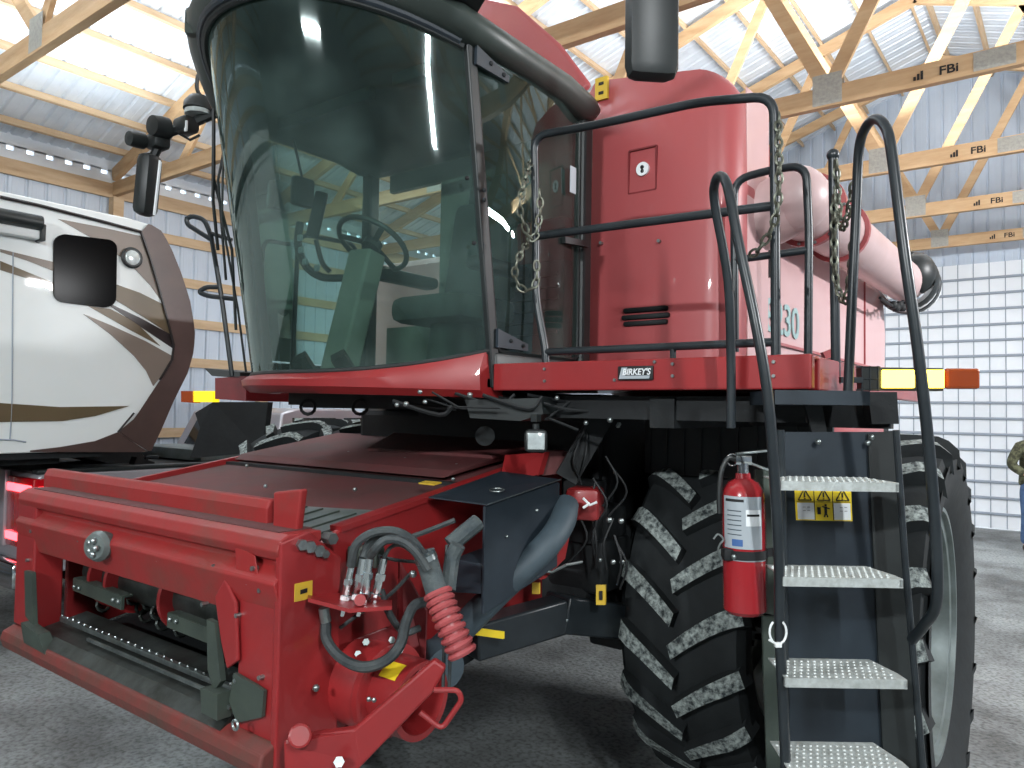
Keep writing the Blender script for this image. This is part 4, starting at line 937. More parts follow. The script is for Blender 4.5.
# side plate of the face frame
mb = MB(); mb.prism([(XB+0.01, FY-0.004, zs-0.15), (XB+0.01, FY-0.004, zt_-0.02), (XB+0.01, FY+0.10, zt_+0.004), (XB+0.01, FY+0.24, zt_-0.10), (XB+0.01, FY+0.24, zs-0.12), (XB+0.01, FY+0.15, zs-0.18)], (-0.03, 0, 0)); spl = mb.build('frame_side_plate', 'red_paint', co, smooth=False, bevel=0.006)
a = at(295, 584, X=XB+0.012); b = at(312, 598, X=XB+0.012); mb = MB(); mb.prism([(XB+0.009, a.y, a.z), (XB+0.009, b.y, a.z), (XB+0.009, b.y, b.z), (XB+0.009, a.y, b.z)], (0.004, 0, 0)); dd = mb.build('warning_decal', 'yellow_dull', spl, smooth=False)
mb = MB(); mb.prism([(XB+0.012, a.y*0.7+b.y*0.3, (a.z+b.z)/2+0.006), (XB+0.012, a.y*0.3+b.y*0.7, (a.z+b.z)/2+0.008), (XB+0.012, a.y*0.3+b.y*0.7, (a.z+b.z)/2-0.006), (XB+0.012, a.y*0.7+b.y*0.3, (a.z+b.z)/2-0.008)], (0.002, 0, 0)); mb.build('print', 'black_ink', dd, smooth=False)
# house: side walls, top plate, bottom
ZT0, ZT1, YR = 1.475, 1.695, 3.15
xs1 = -2.05; xs0 = 2*((XA+XB)/2)-xs1
for xx, s in ((xs1, -1), (xs0, 1)):
    mb = MB(); mb.prism([(xx, FY+0.2, zs-0.14), (xx, FY+0.2, ZT0-0.04), (xx, FY+0.28, ZT0), (xx, YR, ZT1), (xx, YR, 1.0), (xx, 2.2, 0.86)], (0.03*s, 0, 0)); mb.build('feeder_side', 'red_paint', co, smooth=False, bevel=0.004)
mb = MB(); mb.bar((xs1-0.022, FY+0.28, ZT0+0.004), (xs1-0.022, YR, ZT1+0.004), 0.06, 0.02); mb.build('feeder_edge_flange', 'red_paint', co, smooth=False)
mb = MB(); mb.prism([(xs0, FY+0.25, ZT0-0.03), (xs0, YR+0.3, ZT1+0.01), (xs0, YR+0.3, ZT1-0.03), (xs0, FY+0.25, ZT0-0.07)], (xs1-xs0-0.04, 0, 0)); tp = mb.build('feeder_top', 'red_dusty', co, smooth=False)
mb = MB(); mb.prism([(xs0, 2.55, 1.59), (xs0, YR+0.2, 1.70), (xs0, YR+0.2, 1.735), (xs0, 2.62, 1.62)], (xs1-xs0-0.25, 0, 0)); mb.prism([(-3.2, 2.9, 1.66), (-2.3, 2.9, 1.66), (-2.2, 3.2, 1.72), (-3.3, 3.2, 1.74)], (0, 0, 0.02)); mb.build('top_cover', 'red_dusty', tp, smooth=False, bevel=0.006)
mb = MB(); q0 = at(296, 512, X=-2.14); mb.prism([(-2.75, FY+0.26, ZT0-0.028), (-2.12, FY+0.26, ZT0-0.028), (-2.12, FY+0.62, ZT0+0.022), (-2.75, FY+0.5, ZT0+0.005)], (0, 0, 0.005)); mb.build('step_grating', 'rim_grey', tp, smooth=False)
mb = MB()
for k in range(7): mb.bar((-2.74+k*0.1, FY+0.27, ZT0-0.018), (-2.74+k*0.1, FY+0.52, ZT0+0.018), 0.006, 0.006)
mb.build('grating_bar', 'olive_steel', tp, smooth=False)
mb = MB()
for px, py in ((175, 0), (0, 0)): pass
for (x, y) in ((-2.5, 2.2), (-3.0, 2.1), (-3.6, 2.4), (-2.4, 2.75), (-2.8, 2.8), (-3.3, 2.85), (-2.2, 2.5)): z = ZT0+(y-FY-0.25)/(YR-FY-0.25)*(ZT1-ZT0); mb.ball((x, y, z-0.02+0.02), 0.010, 5)
mb.build('top_bolt', 'steel', tp)
c_ = at(201/1*1+0, 0, X=-2.2)
yd = at(430, 483, X=-2.18); mb = MB(); mb.box(yd, (0.09, 0.045, 0.006), Matrix.Rotation(0.14, 3, 'X')); mb.build('yellow_mark', 'yellow_dull', tp, smooth=False)
mb = MB(); mb.prism([(xs0, FY+0.2, zs-0.15), (xs0, YR, 0.98), (xs0, YR, 0.95), (xs0, FY+0.2, zs-0.19)], (xs1-xs0, 0, 0)); mb.build('feeder_bottom', 'black_matte', co, smooth=False)
mb = MB(); mb.bb(xs0+0.02, xs1-0.04, 2.5, 2.54, 0.95, 1.58); mb.build('feeder_inside', 'black_matte', co, smooth=False)
# drum, rings and chain slats inside the mouth
zm = (zo+zs)/2-0.035
mb = MB(); mb.cyl((oL+0.02, FY+0.30, zm+0.07), (oR+0.03, FY+0.30, zm+0.07), 0.095, 24); drum = mb.build('feeder_drum', 'steel_dark', co)
for t in (0.10, 0.20, 0.50, 0.86):
    mb = MB(); x = oL+(oR-oL)*t+0.05; mb.lathe([(0.09, -0.012), (0.15, -0.012), (0.15, 0.012), (0.09, 0.012)], (x, FY+0.30, zm+0.07), (1, 0, 0), 32, close=True); mb.build('drum_ring', 'red_paint', drum)
mb = MB()
for (t0, t1, dz) in ((0.06, 0.36, 0.035), (0.60, 0.97, 0.02)):
    a = V((oL+(oR-oL)*t0, FY+0.14, zm+dz)); b = V((oL+(oR-oL)*t1, FY+0.14, zm+dz-0.012)); mb.bar(a, b, 0.012, 0.055); mb.bar(a+V((0, 0.02, 0.027)), b+V((0, 0.02, 0.027)), 0.045, 0.008)
mb.bar((oL+0.1, FY+0.42, zm-0.10), (oR, FY+0.42, zm-0.10), 0.03, 0.03)
slt = mb.build('chain_slat', 'olive_steel', drum, smooth=False)
mb = MB()
for t in (0.08, 0.11, 0.32, 0.35, 0.62, 0.65, 0.93): mb.ball((oL+(oR-oL)*t, FY+0.128, zm+0.03), 0.010, 5)
for k in range(26): t = k/25; mb.ball((oL+0.1+(oR-oL-0.15)*t, FY+0.09, zs+0.018), 0.006, 4)
mb.build('slat_bolt', 'steel', slt)
mb = MB(); mb.bar((oL+0.1, FY+0.09, zs+0.005), (oR-0.02, FY+0.09, zs+0.005), 0.02, 0.02); mb.bar((oL+0.45, FY+0.05, zs-0.012), (oR-0.05, FY+0.05, zs-0.012), 0.01, 0.012); mb.build('floor_strip', 'steel', drum, smooth=False)
for px in (228/3.37, 545/3.37+0): 
    pass
mb = MB()
for k in range(14):
    x = oL+(oR-oL)*(0.14+0.10*(k % 7)); mb.ring((x+random.uniform(-0.02, 0.02), FY+0.22+random.uniform(0, 0.1), zm-0.01-0.05*(k//7)), (1, 0, 0.3), 0.028, 0.008, 10, 5)
mb.build('feeder_chain', 'steel_dark', drum)
# ---- gear housing, arm and handle at the low corner
gx0, gx1 = -2.0, -1.70; gy = 1.80; gz = at(372, 704, D=2.42).z+0.01
mb = MB(); mb.lathe([(0.13, 0.0), (0.145, 0.02), (0.145, 0.13), (0.135, 0.16)], (gx0-0.02, gy, gz), (1, 0, 0), 32); mb.lathe([(0.14, 0.15), (0.155, 0.155), (0.155, 0.18), (0.14, 0.185)], (gx0-0.02, gy, gz), (1, 0, 0), 32); mb.lathe([(0.115, 0.18), (0.125, 0.20), (0.125, 0.32), (0.105, 0.32), (0.10, 0.2)], (gx0-0.02, gy, gz), (1, 0, 0), 32, close=True)
gh = mb.build('drive_housing', 'red_paint', co)
mb = MB(); mb.cyl((gx0, gy, gz), (gx0+0.24, gy, gz), 0.05, 16); mb.build('drive_shaft', 'steel_dark', gh)
mb = MB(); mb.loft([[V((x, gy-math.sin(a)*0.1265, gz+math.cos(a)*0.1265)) for a in (0.35, 0.45, 0.55, 0.65, 0.75, 0.85)] for x in (gx0+0.195, gx0+0.27)], closed=False, cap=False); mb.build('warning_decal', 'yellow', gh, smooth=False)
mb = MB(); mb.ball(at(369, 699, D=2.27), 0.008, 5); mb.ball(at(374, 700, D=2.27), 0.008, 5); mb.ball(at(316, 688, D=2.4), 0.012, 6); mb.build('bolt', 'steel', gh)
mb = MB(); mb.prism([at(318, 690, D=2.5), at(330, 660, D=2.5), at(360, 650, D=2.55), at(400, 655, D=2.6), at(412, 680, D=2.6), at(360, 720, D=2.55)], (0, 0.10, 0.0)); mb.build('gearbox_bracket', 'red_dark', co, smooth=False, bevel=0.008)
mb = MB(); mb.prism([at(283, 742, D=2.22), at(318, 735, D=2.22), at(354, 729, D=2.2), at(434, 660, D=2.2), at(446, 668, D=2.2), at(434, 692, D=2.2), at(362, 766, D=2.2), at(340, 790, D=2.2), at(284, 775, D=2.22)], LN*-0.035)
mb.cyl(at(300, 736, D=2.26), at(300, 736, D=2.18), 0.035, 16); arm = mb.build('lock_arm', 'red_paint', co, smooth=False, bevel=0.008)
mb = MB(); mb.cyl(at(339, 762, D=2.20), at(339, 762, D=2.16), 0.016, 6); mb.build('bolt', 'steel', arm)
mb = MB(); mb.tube(fillet([at(438, 688, D=2.2), at(420, 710, D=2.2), at(443, 730, D=2.2), at(462, 697, D=2.2), at(452, 689, D=2.2), at(438, 688, D=2.2)], 0.02) if False else fillet([at(420, 712, D=2.19), at(442, 729, D=2.19), at(462, 700, D=2.19), at(458, 690, D=2.19), at(434, 690, D=2.19)], 0.02), 0.0085, 8); mb.build('loop_handle', 'red_paint', arm)
# ---- hydraulic multicoupler
hp = lambda px, py, D=2.42: at(px, py, D=D)
mb = MB(); mb.prism([hp(308, 593, 2.48), hp(330, 590, 2.55), hp(392, 600, 2.5), hp(392, 606, 2.35), hp(350, 609, 2.3), hp(308, 598, 2.34)], (0, 0, -0.012)); mb.cyl(hp(360, 600, 2.38), hp(360, 600, 2.34), 0.018, 16)
cpl = mb.build('coupler_plate', 'red_paint', co, smooth=False)
mb = MB()
for (x0_, y0_, x1_, y1_, r_) in ((351, 566, 344, 602, 0.013), (363, 558, 356, 602, 0.015), (370, 556, 365, 602, 0.013), (384, 558, 374, 602, 0.014)):
    a = hp(x0_, y0_); b = hp(x1_, y1_); mb.cyl(a, b, r_, 10); m1 = a.lerp(b, 0.35); m2 = a.lerp(b, 0.5); mb.cyl(m1, m2, r_*1.3, 6); mb.cyl(a.lerp(b, 0.8), a.lerp(b, 0.92), r_*1.4, 6)
for x_ in (344, 360): mb.cyl(hp(x_, 606), hp(x_-2, 616), 0.007, 6)
mb.build('coupler', 'chrome', cpl)
mb = MB()
for (sx, sy), mid_, D_ in (((351, 566), [(356, 545), (372, 533), (394, 531), (412, 540), (424, 556), (434, 575)], 2.40), ((363, 558), [(368, 545), (380, 535), (398, 535), (414, 546), (426, 562), (436, 580)], 2.44), ((370, 556), [(376, 548), (386, 540), (402, 541), (416, 552), (428, 570)], 2.37)):
    mb.tube(spline([hp(sx, sy, 2.42)]+[hp(x, y, D_) for x, y in mid_], 6), 0.0145, 8)
mb.tube(spline([hp(384, 558), hp(390, 548), hp(400, 545), hp(412, 552), hp(424, 568)], 6), 0.007, 6)
mb.tube(spline([hp(326, 624, 2.44), hp(327, 640, 2.40), hp(340, 657, 2.36), hp(362, 667, 2.32), hp(385, 661, 2.32), hp(400, 645, 2.34), hp(406, 622, 2.4), hp(414, 606, 2.46), hp(428, 601, 2.5)], 6), 0.017, 8)
mb.tube(spline([hp(381, 590, 2.5), hp(390, 615, 2.5), hp(404, 632, 2.52), hp(420, 628, 2.55)], 6), 0.012, 8)
mb.tube(spline([hp(340, 628, 2.5), hp(362, 612, 2.5), hp(388, 596, 2.5), hp(412, 572, 2.52)], 6), 0.007, 6)
mb.tube(spline([hp(378, 556, 2.5), hp(396, 560, 2.5), hp(416, 562, 2.5)], 5), 0.006, 6)
mb.tube(spline([hp(447, 545, 2.55), hp(444, 590, 2.5), hp(444, 650, 2.5), hp(443, 690, 2.5)], 5), 0.006, 6); mb.tube(spline([hp(452, 545, 2.55), hp(450, 600, 2.5), hp(450, 655, 2.5), hp(449, 690, 2.5)], 5), 0.006, 6)
mb.tube(spline([hp(455, 520, 2.7), hp(430, 530, 2.7), hp(402, 540, 2.65)], 5), 0.010, 6)
mb.build('hydraulic_hose', 'hose', cpl)
mb = MB(); mb.tube(spline([hp(424, 552, 2.42), hp(430, 570, 2.42), hp(436, 590, 2.40), hp(442, 606, 2.38)], 5), 0.036, 12); mb.tube(spline([hp(458, 545, 2.5), hp(452, 560, 2.5), hp(448, 590, 2.46)], 5), 0.026, 10); mb.tube(spline([hp(450, 545, 2.60), hp(462, 535, 2.62), hp(478, 522, 2.66)], 5), 0.030, 10); mb.build('hose_sleeve', 'hose_sleeve', cpl)
mb = MB(); mb.cyl(hp(425, 556, 2.42), hp(427, 561, 2.42), 0.038, 12); mb.cyl(hp(324, 608, 2.44), hp(326, 622, 2.44), 0.018, 10); mb.build('hose_clamp', 'steel', cpl)
mb = MB(); path = spline([hp(438, 594, 2.38), hp(445, 612, 2.36), hp(453, 632, 2.34), hp(462, 652, 2.33)], 8)
mb.tube(path, 0.036, 12)
L_ = len(path)
for k in range(9):
    i = int(k*(L_-1)/8); T_ = (path[min(i+1, L_-1)]-path[max(i-1, 0)]).normalized(); mb.ring(path[i], T_, 0.039, 0.010, 16, 6)
mb.build('spiral_guard', 'red_faded', cpl)
mb = MB()
for px, py, r_ in ((296, 543, 0.018), (304, 545, 0.020), (313, 549, 0.020), (326, 537, 0.020), (319, 552, 0.014)): mb.cyl(at(px, py, X=-2.02), at(px, py, X=-2.02)+V((0.05, -0.01, 0)), r_, 6)
mb.ball(at(413, 574, D=2.45), 0.013, 6)
for px, py in ((366, 642), (392, 640), (400, 650), (358, 654)): mb.cyl(at(px, py, D=2.55), at(px, py, D=2.50), 0.012, 6)
mb.build('side_bolt', 'steel', co)
mb = MB(); mb.box(at(366, 556, D=2.6), (0.12, 0.06, 0.07), Matrix.Rotation(0.3, 3, 'Z'), 0.01); mb.build('valve_block', 'olive_steel', co)
mb = MB(); mb.prism([at(352, 640, D=2.6), at(404, 620, D=2.6), at(410, 650, D=2.6), at(352, 668, D=2.6)], (0, 0.05, 0)); mb.prism([at(283, 553, D=2.46), at(314, 548, D=2.5), at(316, 578, D=2.5), at(284, 570, D=2.46)], (0, 0.03, 0)); mb.prism([at(400, 560, D=2.66), at(428, 610, D=2.66), at(425, 690, D=2.62), at(405, 690, D=2.62), at(398, 640, D=2.66)], (-0.03, 0.02, 0)); mb.build('side_bracket', 'red_dark', co, smooth=False, bevel=0.006)
# ---- black cover box along the feeder
bx0, bx1 = -2.02, -1.75; y0_, y1_ = 2.17, 2.66; sl = 0.13
mb = MB(); mb.prism([(bx1, y0_, 1.545), (bx1, y1_, 1.605), (bx1, y1_, 1.25), (bx1, y0_, 1.15)], (-0.012, 0, 0)); mb.prism([(bx0, y0_-0.02, 1.555), (bx1+0.01, y0_, 1.548), (bx1+0.01, y1_, 1.61), (bx0, y1_-0.05, 1.63)], (0, 0, 0.006)); mb.prism([(bx0, y1_, 1.60), (bx1, y1_, 1.60), (bx1, y1_, 1.3), (bx0, y1_, 1.3)], (0, 0.01, 0))
mb.prism([(bx0+0.1, y0_+0.02, 1.33), (bx1-0.02, y0_+0.01, 1.33), (bx1-0.02, y0_+0.01, 1.22), (bx0+0.1, y0_+0.02, 1.20)], (0, 0.3, 0.03))
bb_ = mb.build('valve_cover', 'dark_panel', co, smooth=False, bevel=0.004)
mb = MB(); mb.ring(at(497, 490, Z=1.592), (0.05, -0.12, 1), 0.028, 0.003, 20); mb.ball((bx1+0.003, 2.50, 1.50), 0.008, 5); mb.ball((bx1+0.003, 2.30, 1.42), 0.006, 5); mb.bar((bx1+0.012, y0_, 1.554), (bx1+0.012, y1_, 1.616), 0.003, 0.004); mb.build('cover_trim', 'steel', bb_)
# grey duct below the cover
dp = lambda px, py, D: at(px, py, D=D)
mb = MB(); mb.tube(spline([dp(414, 672, 2.95), dp(450, 640, 2.95), dp(500, 590, 2.95), dp(545, 547, 3.0), dp(562, 522, 3.1), dp(566, 505, 3.2)], 6), 0.055, 16); mb.build('side_duct', 'duct_grey', co)
mb = MB(); mb.lathe([(0.05, 0), (0.09, 0.01), (0.10, 0.05), (0.08, 0.12), (0.05, 0.12)], dp(432, 660, 2.95), (1, -0.4, 0), 20); mb.build('duct_end', 'duct_grey', co)
c = at(585, 503, D=3.35); mb = MB(); mb.box(c, (0.15, 0.16, 0.14), Matrix.Rotation(0.35, 3, 'Z'), 0.02); mb.prism([at(563, 512, D=3.35), at(574, 488, D=3.35), at(580, 512, D=3.3)], (0, 0.1, 0)); rb2 = mb.build('gear_case', 'red_paint', co)
mb = MB(); mb.tube([at(583, 498, D=3.2), at(590, 505, D=3.2), at(597, 502, D=3.2)], 0.006, 6); mb.tube([at(583, 508, D=3.2), at(590, 503, D=3.2)], 0.006, 6); mb.build('cotter_clip', 'zip_white', rb2)
mb = MB(); mb.prism([at(523, 563, D=3.1), at(566, 530, D=3.2), at(560, 560, D=3.2), at(540, 580, D=3.1)], (0, 0.04, 0)); mb.prism([at(505, 455, D=3.4), at(545, 452, D=3.45), at(538, 475, D=3.35), at(500, 480, D=3.25)], (0, 0.04, 0)); mb.build('side_bracket', 'red_paint', co, smooth=False)
mb = MB(); mb.prism([at(543, 450, D=3.5), at(570, 452, D=3.5), at(556, 474, D=3.4), at(540, 476, D=3.4)], (0, 0.04, 0)); mb.build('side_bracket', 'red_dusty', co, smooth=False)
# ---- black running gear seen between feeder and tyre
mb = MB()
mb.bar(at(608, 405, D=3.35), at(566, 478, D=3.35), 0.10, 0.10); mb.bar(at(585, 480, D=3.5), at(585, 540, D=3.5), 0.16, 0.12)
mb.bb(-2.35, -1.85, 3.28, 3.9, 0.80, 1.95, 0.02); mb.bb(-1.95, -1.76, 3.25, 4.6, 0.75, 1.35, 0.02)
mb.box(at(590, 560, D=3.6), (0.3, 0.3, 0.25), None, 0.03); mb.box(at(560, 590, D=3.7), (0.5, 0.3, 0.2), None, 0.03); mb.box(at(600, 520, D=3.6), (0.2, 0.2, 0.16), None, 0.03)
mb.build('transmission', 'black_matte', co)
mb = MB(); mb.bar(at(470, 640, D=3.1), at(560, 614, D=3.35), 0.13, 0.15); mb.bar(at(555, 612, D=3.35), at(640, 622, D=3.7), 0.16, 0.16); mb.build('axle_support', 'black_paint', co, bevel=0.01)
mb = MB(); 
random.seed(11)
for k in range(14):
    px = 575+random.random()*40; py = 400+random.random()*140; D = 3.3
    mb.tube(spline([at(px, py, D=D), at(px-10+random.random()*26, py+26, D=D-0.03), at(px-12+random.random()*24, py+50, D=D)], 4), 0.005, 6)
mb.build('harness', 'hose_dark', co)
mb = MB()
for px, py, s_ in ((609, 520, 0.014), (621, 521, 0.014), (619, 424, 0.010), (600, 560, 0.010), (613, 562, 0.012), (622, 562, 0.012), (535, 605, 0.012), (618, 426, 0.01), (566, 620, 0.014)): mb.ball(at(px, py, D=3.3), s_, 5)
mb.tube([at(540, 571, D=3.1), at(552, 572, D=3.1), at(566, 565, D=3.1), at(582, 562, D=3.15)], 0.006, 6)
mb.build('gear_fitting', 'steel', co)
for (x0_, y0_2, x1_, y1_2, D_) in ((596, 585, 605, 605, 3.28), (532, 583, 539, 594, 3.28)):
    mb = MB(); mb.prism([at(x0_, y0_2, D=D_), at(x1_, y0_2, D=D_), at(x1_, y1_2, D=D_), at(x0_, y1_2, D=D_)], (0, 0.01, 0)); yd_ = mb.build('warning_decal', 'yellow_dull', co, smooth=False)
    mb = MB(); mb.prism([at(x0_+3, y0_2+6, D=D_-0.01), at(x1_-3, y0_2+6, D=D_-0.01), at(x1_-3, y1_2-5, D=D_-0.01), at(x0_+3, y1_2-5, D=D_-0.01)], (0, 0.005, 0)); mb.build('print', 'black_ink', yd_, smooth=False)
mb = MB(); mb.prism([at(467, 627, D=2.98), at(503, 632, D=3.0), at(503, 639, D=3.0), at(467, 634, D=2.98)], (0, 0.01, 0)); mb.build('yellow_strip', 'yellow', co, smooth=False)
# ================================================================== FIRE EXTINGUISHER on the ladder plate
e0 = at(745, 613, D=2.30); e0 = V((e0.x, e0.y, e0.z)); er = 0.064; Ht = at(741, 480, D=2.30).z-e0.z
ex = empty('fire_extinguisher', e0, 'red fire extinguisher with a silver label, strapped to the plate beside the ladder', 'fire extinguisher')
mb = MB(); mb.lathe([(er*0.8, 0), (er, 0.012), (er, Ht-0.055), (er*0.93, Ht-0.03), (er*0.7, Ht-0.008), (0.024, Ht+0.004), (0.022, Ht+0.02)], e0, (-0.02, 0.0, 1), 40); cyl_ = mb.build('cylinder', 'extinguisher_red', ex)
axv = V((-0.02, 0, 1)).normalized()
def wrap(z0, z1, a0, a1, r, n=14):
    """curved patch round the bottle; angle 0 faces the camera"""
    mb = MB(); o = e0; rows_ = []
    for zz in (z0, z1):
        rows_.append([o+axv*zz+(LN*math.cos(a0+(a1-a0)*k/n)+LA*math.sin(a0+(a1-a0)*k/n))*r for k in range(n+1)])
    rows2 = [[o+axv*zz+(LN*math.cos(a0+(a1-a0)*k/n)+LA*math.sin(a0+(a1-a0)*k/n))*(r-0.001) for k in range(n+1)] for zz in (z0, z1)]
    mb.loft(rows_, closed=False, cap=False); return mb
lb_ = wrap(Ht*0.50, Ht*0.885, -1.35, 0.62, er+0.0012).build('label', 'label_silver', cyl_)
wrap(Ht*0.41, Ht*0.455, -1.4, 1.0, er+0.0012).build('label_band', 'label_silver', cyl_)
wrap(Ht*0.845, Ht*0.865, -1.2, -0.28, er+0.002).build('label_header', 'black_ink', lb_)
wrap(Ht*0.67, Ht*0.79, -0.2, 0.55, er+0.002).build('label_field', 'white_decal', lb_)
wrap(Ht*0.742, Ht*0.758, -0.15, 0.45, er+0.003).build('label_print', 'black_ink', lb_)
wrap(Ht*0.52, Ht*0.57, -0.85, -0.35, er+0.002).build('label_print', 'label_blue', lb_)
for k in range(6): wrap(Ht*(0.60+k*0.035), Ht*(0.607+k*0.035), -1.1, -0.4, er+0.002).build('label_print', 'duct_grey', lb_)
tpz = e0+axv*(Ht+0.015)
mb = MB(); mb.cyl(tpz, tpz+axv*0.035, 0.018, 16); mb.box(tpz+axv*0.045, (0.05, 0.03, 0.03), Matrix.Rotation(YAW, 3, 'Z'), 0.005); vv = mb.build('valve', 'chrome', ex)
mb = MB(); mb.bar(tpz+axv*0.050-LA*0.015, tpz+axv*0.012+LA*0.085, 0.020, 0.008); mb.bar(tpz+axv*0.064-LA*0.02, tpz+axv*0.075+LA*0.075, 0.020, 0.007); mb.build('lever', 'steel', vv, bevel=0.002)
mb = MB(); mb.ring(tpz+axv*0.045-LA*0.032, LN, 0.018, 0.002, 18, 5); mb.build('pull_pin', 'chrome', vv)
mb = MB(); mb.tube(spline([tpz+axv*0.045-LA*0.02, tpz+axv*0.05-LA*0.045, tpz+axv*0.01-LA*0.066, tpz-axv*0.06-LA*0.074, tpz-axv*0.12-LA*0.074], 5), 0.008, 8); mb.build('hose', 'black_plastic', vv)
mb = MB(); mb.lathe([(er+0.001, -0.013), (er+0.005, -0.013), (er+0.005, 0.013), (er+0.001, 0.013)], e0+axv*Ht*0.46*0.98, axv, 32, close=True); mb.bar(e0+axv*Ht*0.45+LA*er, e0+axv*Ht*0.45+LA*(er+0.05)-LN*0.03, 0.005, 0.026); mb.box(e0+axv*Ht*0.45-LA*(er-0.006)+LN*0.03, (0.03, 0.03, 0.035), Matrix.Rotation(YAW, 3, 'Z'), 0.004)
stp = mb.build('strap', 'black_matte', ex)
mb = MB(); b0_ = e0+axv*Ht*0.45-LA*(er+0.012)+LN*0.03; mb.tube(spline([b0_-axv*0.02, b0_-LA*0.012+axv*0.01, b0_-LA*0.006+axv*0.03, b0_+LA*0.004+axv*0.045, b0_-LA*0.012+axv*0.06, b0_-LA*0.026+axv*0.045], 5), 0.003, 6); mb.ball(b0_+LA*0.03+LN*0.02-axv*0.004, 0.009, 5); mb.build('buckle', 'steel', stp)
# white cable tie looped on the rail
c = at(778, 632, D=2.13); zt0 = MB(); pts = []
for k in range(15):
    a = math.radians(-60-300*k/14+90+0); pts.append(c+LA*math.sin(math.radians(35+290*k/14))*0.024*(1 if True else 1)+V((0, 0, math.cos(math.radians(35+290*k/14))*0.034)))
zt0.tube(pts, 0.0033, 6); zt0.box(c+V((0, 0, -0.036)), (0.02, 0.014, 0.014), Matrix.Rotation(YAW, 3, 'Z'), 0.003); zt0.tube([c+V((0, 0, -0.036)), c-LA*0.026+V((0, 0, -0.022))], 0.0035, 6)
tag(zt0.build('cable_tie', 'zip_white'), 'white plastic cable tie looped round the left ladder rail below the extinguisher', 'cable tie')
# ================================================================== CAMPER (fifth-wheel) at the left
RX = -6.40
rp = lambda px, py, dx=0.0: at(px, py, X=RX+dx)
rv = empty('camper_trailer', (RX-1.2, -1.0, 0), 'white camper trailer with brown swoosh graphics and a raked nose, parked over the pickup bed', 'camper')
nose = [rp(*q) for q in ((128, 218), (148, 224), (158, 230), (167, 245), (178, 272), (187, 300), (192, 330), (191, 350), (185, 372), (170, 402), (158, 430), (148, 451))]
zb_ = rp(60, 452).z; ztp = rp(70, 207).z
left = [V((RX, nose[-1].y-0.02, zb_)), V((RX, -4.5, zb_)), V((RX, -4.5, ztp+0.0))]
mb = MB(); out = nose+left; 
W2 = 2.42
def rvring(x, ins): 
    c = sum((p for p in out), V((0, 0, 0)))/len(out)
    return [V((x, p.y-(ins if i < len(nose) else 0), p.z-(ins*0.5 if p.z > 2.5 else 0))) for i, p in enumerate(out)]
mb.loft([rvring(RX, 0.0), rvring(RX-0.3, -0.05), rvring(RX-W2+0.3, -0.05), rvring(RX-W2, 0.0)])
body = mb.build('camper_body', 'rv_white', rv, smooth=False, bevel=0.01)
def patch(name, m_, pts, d=0.006, parent=body, px_=None):
    mb = MB(); mb.prism([rp(*q) for q in pts], (d, 0, 0)); return mb.build(name, m_, parent, smooth=False)
# brown nose cap, wraps round the front
inner = [(141, 232), (150, 258), (158, 285), (167, 318), (174, 345), (172, 360), (160, 380), (148, 398), (135, 418), (118, 432), (95, 441), (60, 447), (30, 451)]
outer = [(148, 224), (158, 230), (167, 245), (178, 272), (187, 300), (192, 330), (191, 350), (185, 372), (170, 402), (158, 430), (148, 451)]
mb = MB(); cap_poly = [rp(x, y) for x, y in outer]+[rp(x, y) for x, y in inner[::-1]]
# triangulate as strip between inner and outer by resampling
def resample(P, n):
    P = [V(p) for p in P]; L_ = [0]; 
    for i in range(1, len(P)): L_.append(L_[-1]+(P[i]-P[i-1]).length)
    out_ = []
    for k in range(n):
        t = L_[-1]*k/(n-1); i = max(j for j in range(len(L_)) if L_[j] <= t+1e-9); i = min(i, len(P)-2); out_.append(P[i].lerp(P[i+1], (t-L_[i])/(L_[i+1]-L_[i])))
    return out_
io = resample([rp(x, y, 0.02) for x, y in outer]+[], 24); ii = resample([rp(x, y, 0.02) for x, y in inner[:10]], 24)
mb.loft([io, ii], closed=False, cap=False); mb.loft([[p+V((0, 0.03, 0)) for p in io], [V((p.x-0.3, p.y+0.08, p.z)) for p in io], [V((p.x-W2+0.28, p.y+0.08, p.z)) for p in io], [V((p.x-W2-0.02, p.y+0.03, p.z)) for p in io]], closed=False, cap=False); mb.loft([io, [p+V((0, 0.03, 0)) for p in io]], closed=False, cap=False)
mb.build('nose_cap', 'rv_brown', body, angle=50)
mb = MB(); low = [(118, 432), (95, 441), (60, 447), (30, 450.5)]; mb.loft([[rp(x, y, 0.018) for x, y in low], [rp(x, 452, 0.018) for x in (148, 120, 80, 30)]], closed=False, cap=False); mb.build('lower_skirt', 'rv_brown', body, smooth=False)
mb = MB(); mb.tube([rp(x, y, 0.02) for x, y in inner[:7]], 0.012, 6); mb.tube([rp(x, y, 0.022) for x, y in ((0, 197), (37, 205), (100, 221), (141, 232))], 0.014, 6); mb.tube([rp(118, 432, 0.022), rp(134, 413, 0.022)], 0.008, 6); mb.build('edge_trim', 'rv_black', body)
patch('graphic', 'rv_taupe', [(58, 219), (100, 227), (140, 236), (150, 262), (166, 308), (150, 285), (128, 262), (95, 240)])
patch('graphic', 'rv_taupe', [(0, 249), (53, 262), (53, 271), (28, 261), (0, 252)])
patch('graphic', 'rv_olive', [(0, 261), (54, 283), (54, 292), (25, 278), (0, 270)])
patch('graphic', 'rv_olive', [(112, 283), (140, 293), (168, 307), (172, 336), (145, 318), (112, 298)], 0.008)
patch('graphic', 'rv_black', [(108, 303), (140, 318), (175, 337), (175, 350), (145, 330), (110, 306)], 0.009)
patch('graphic', 'rv_olive', [(88, 306), (110, 309), (135, 322), (160, 346), (130, 330)], 0.007)
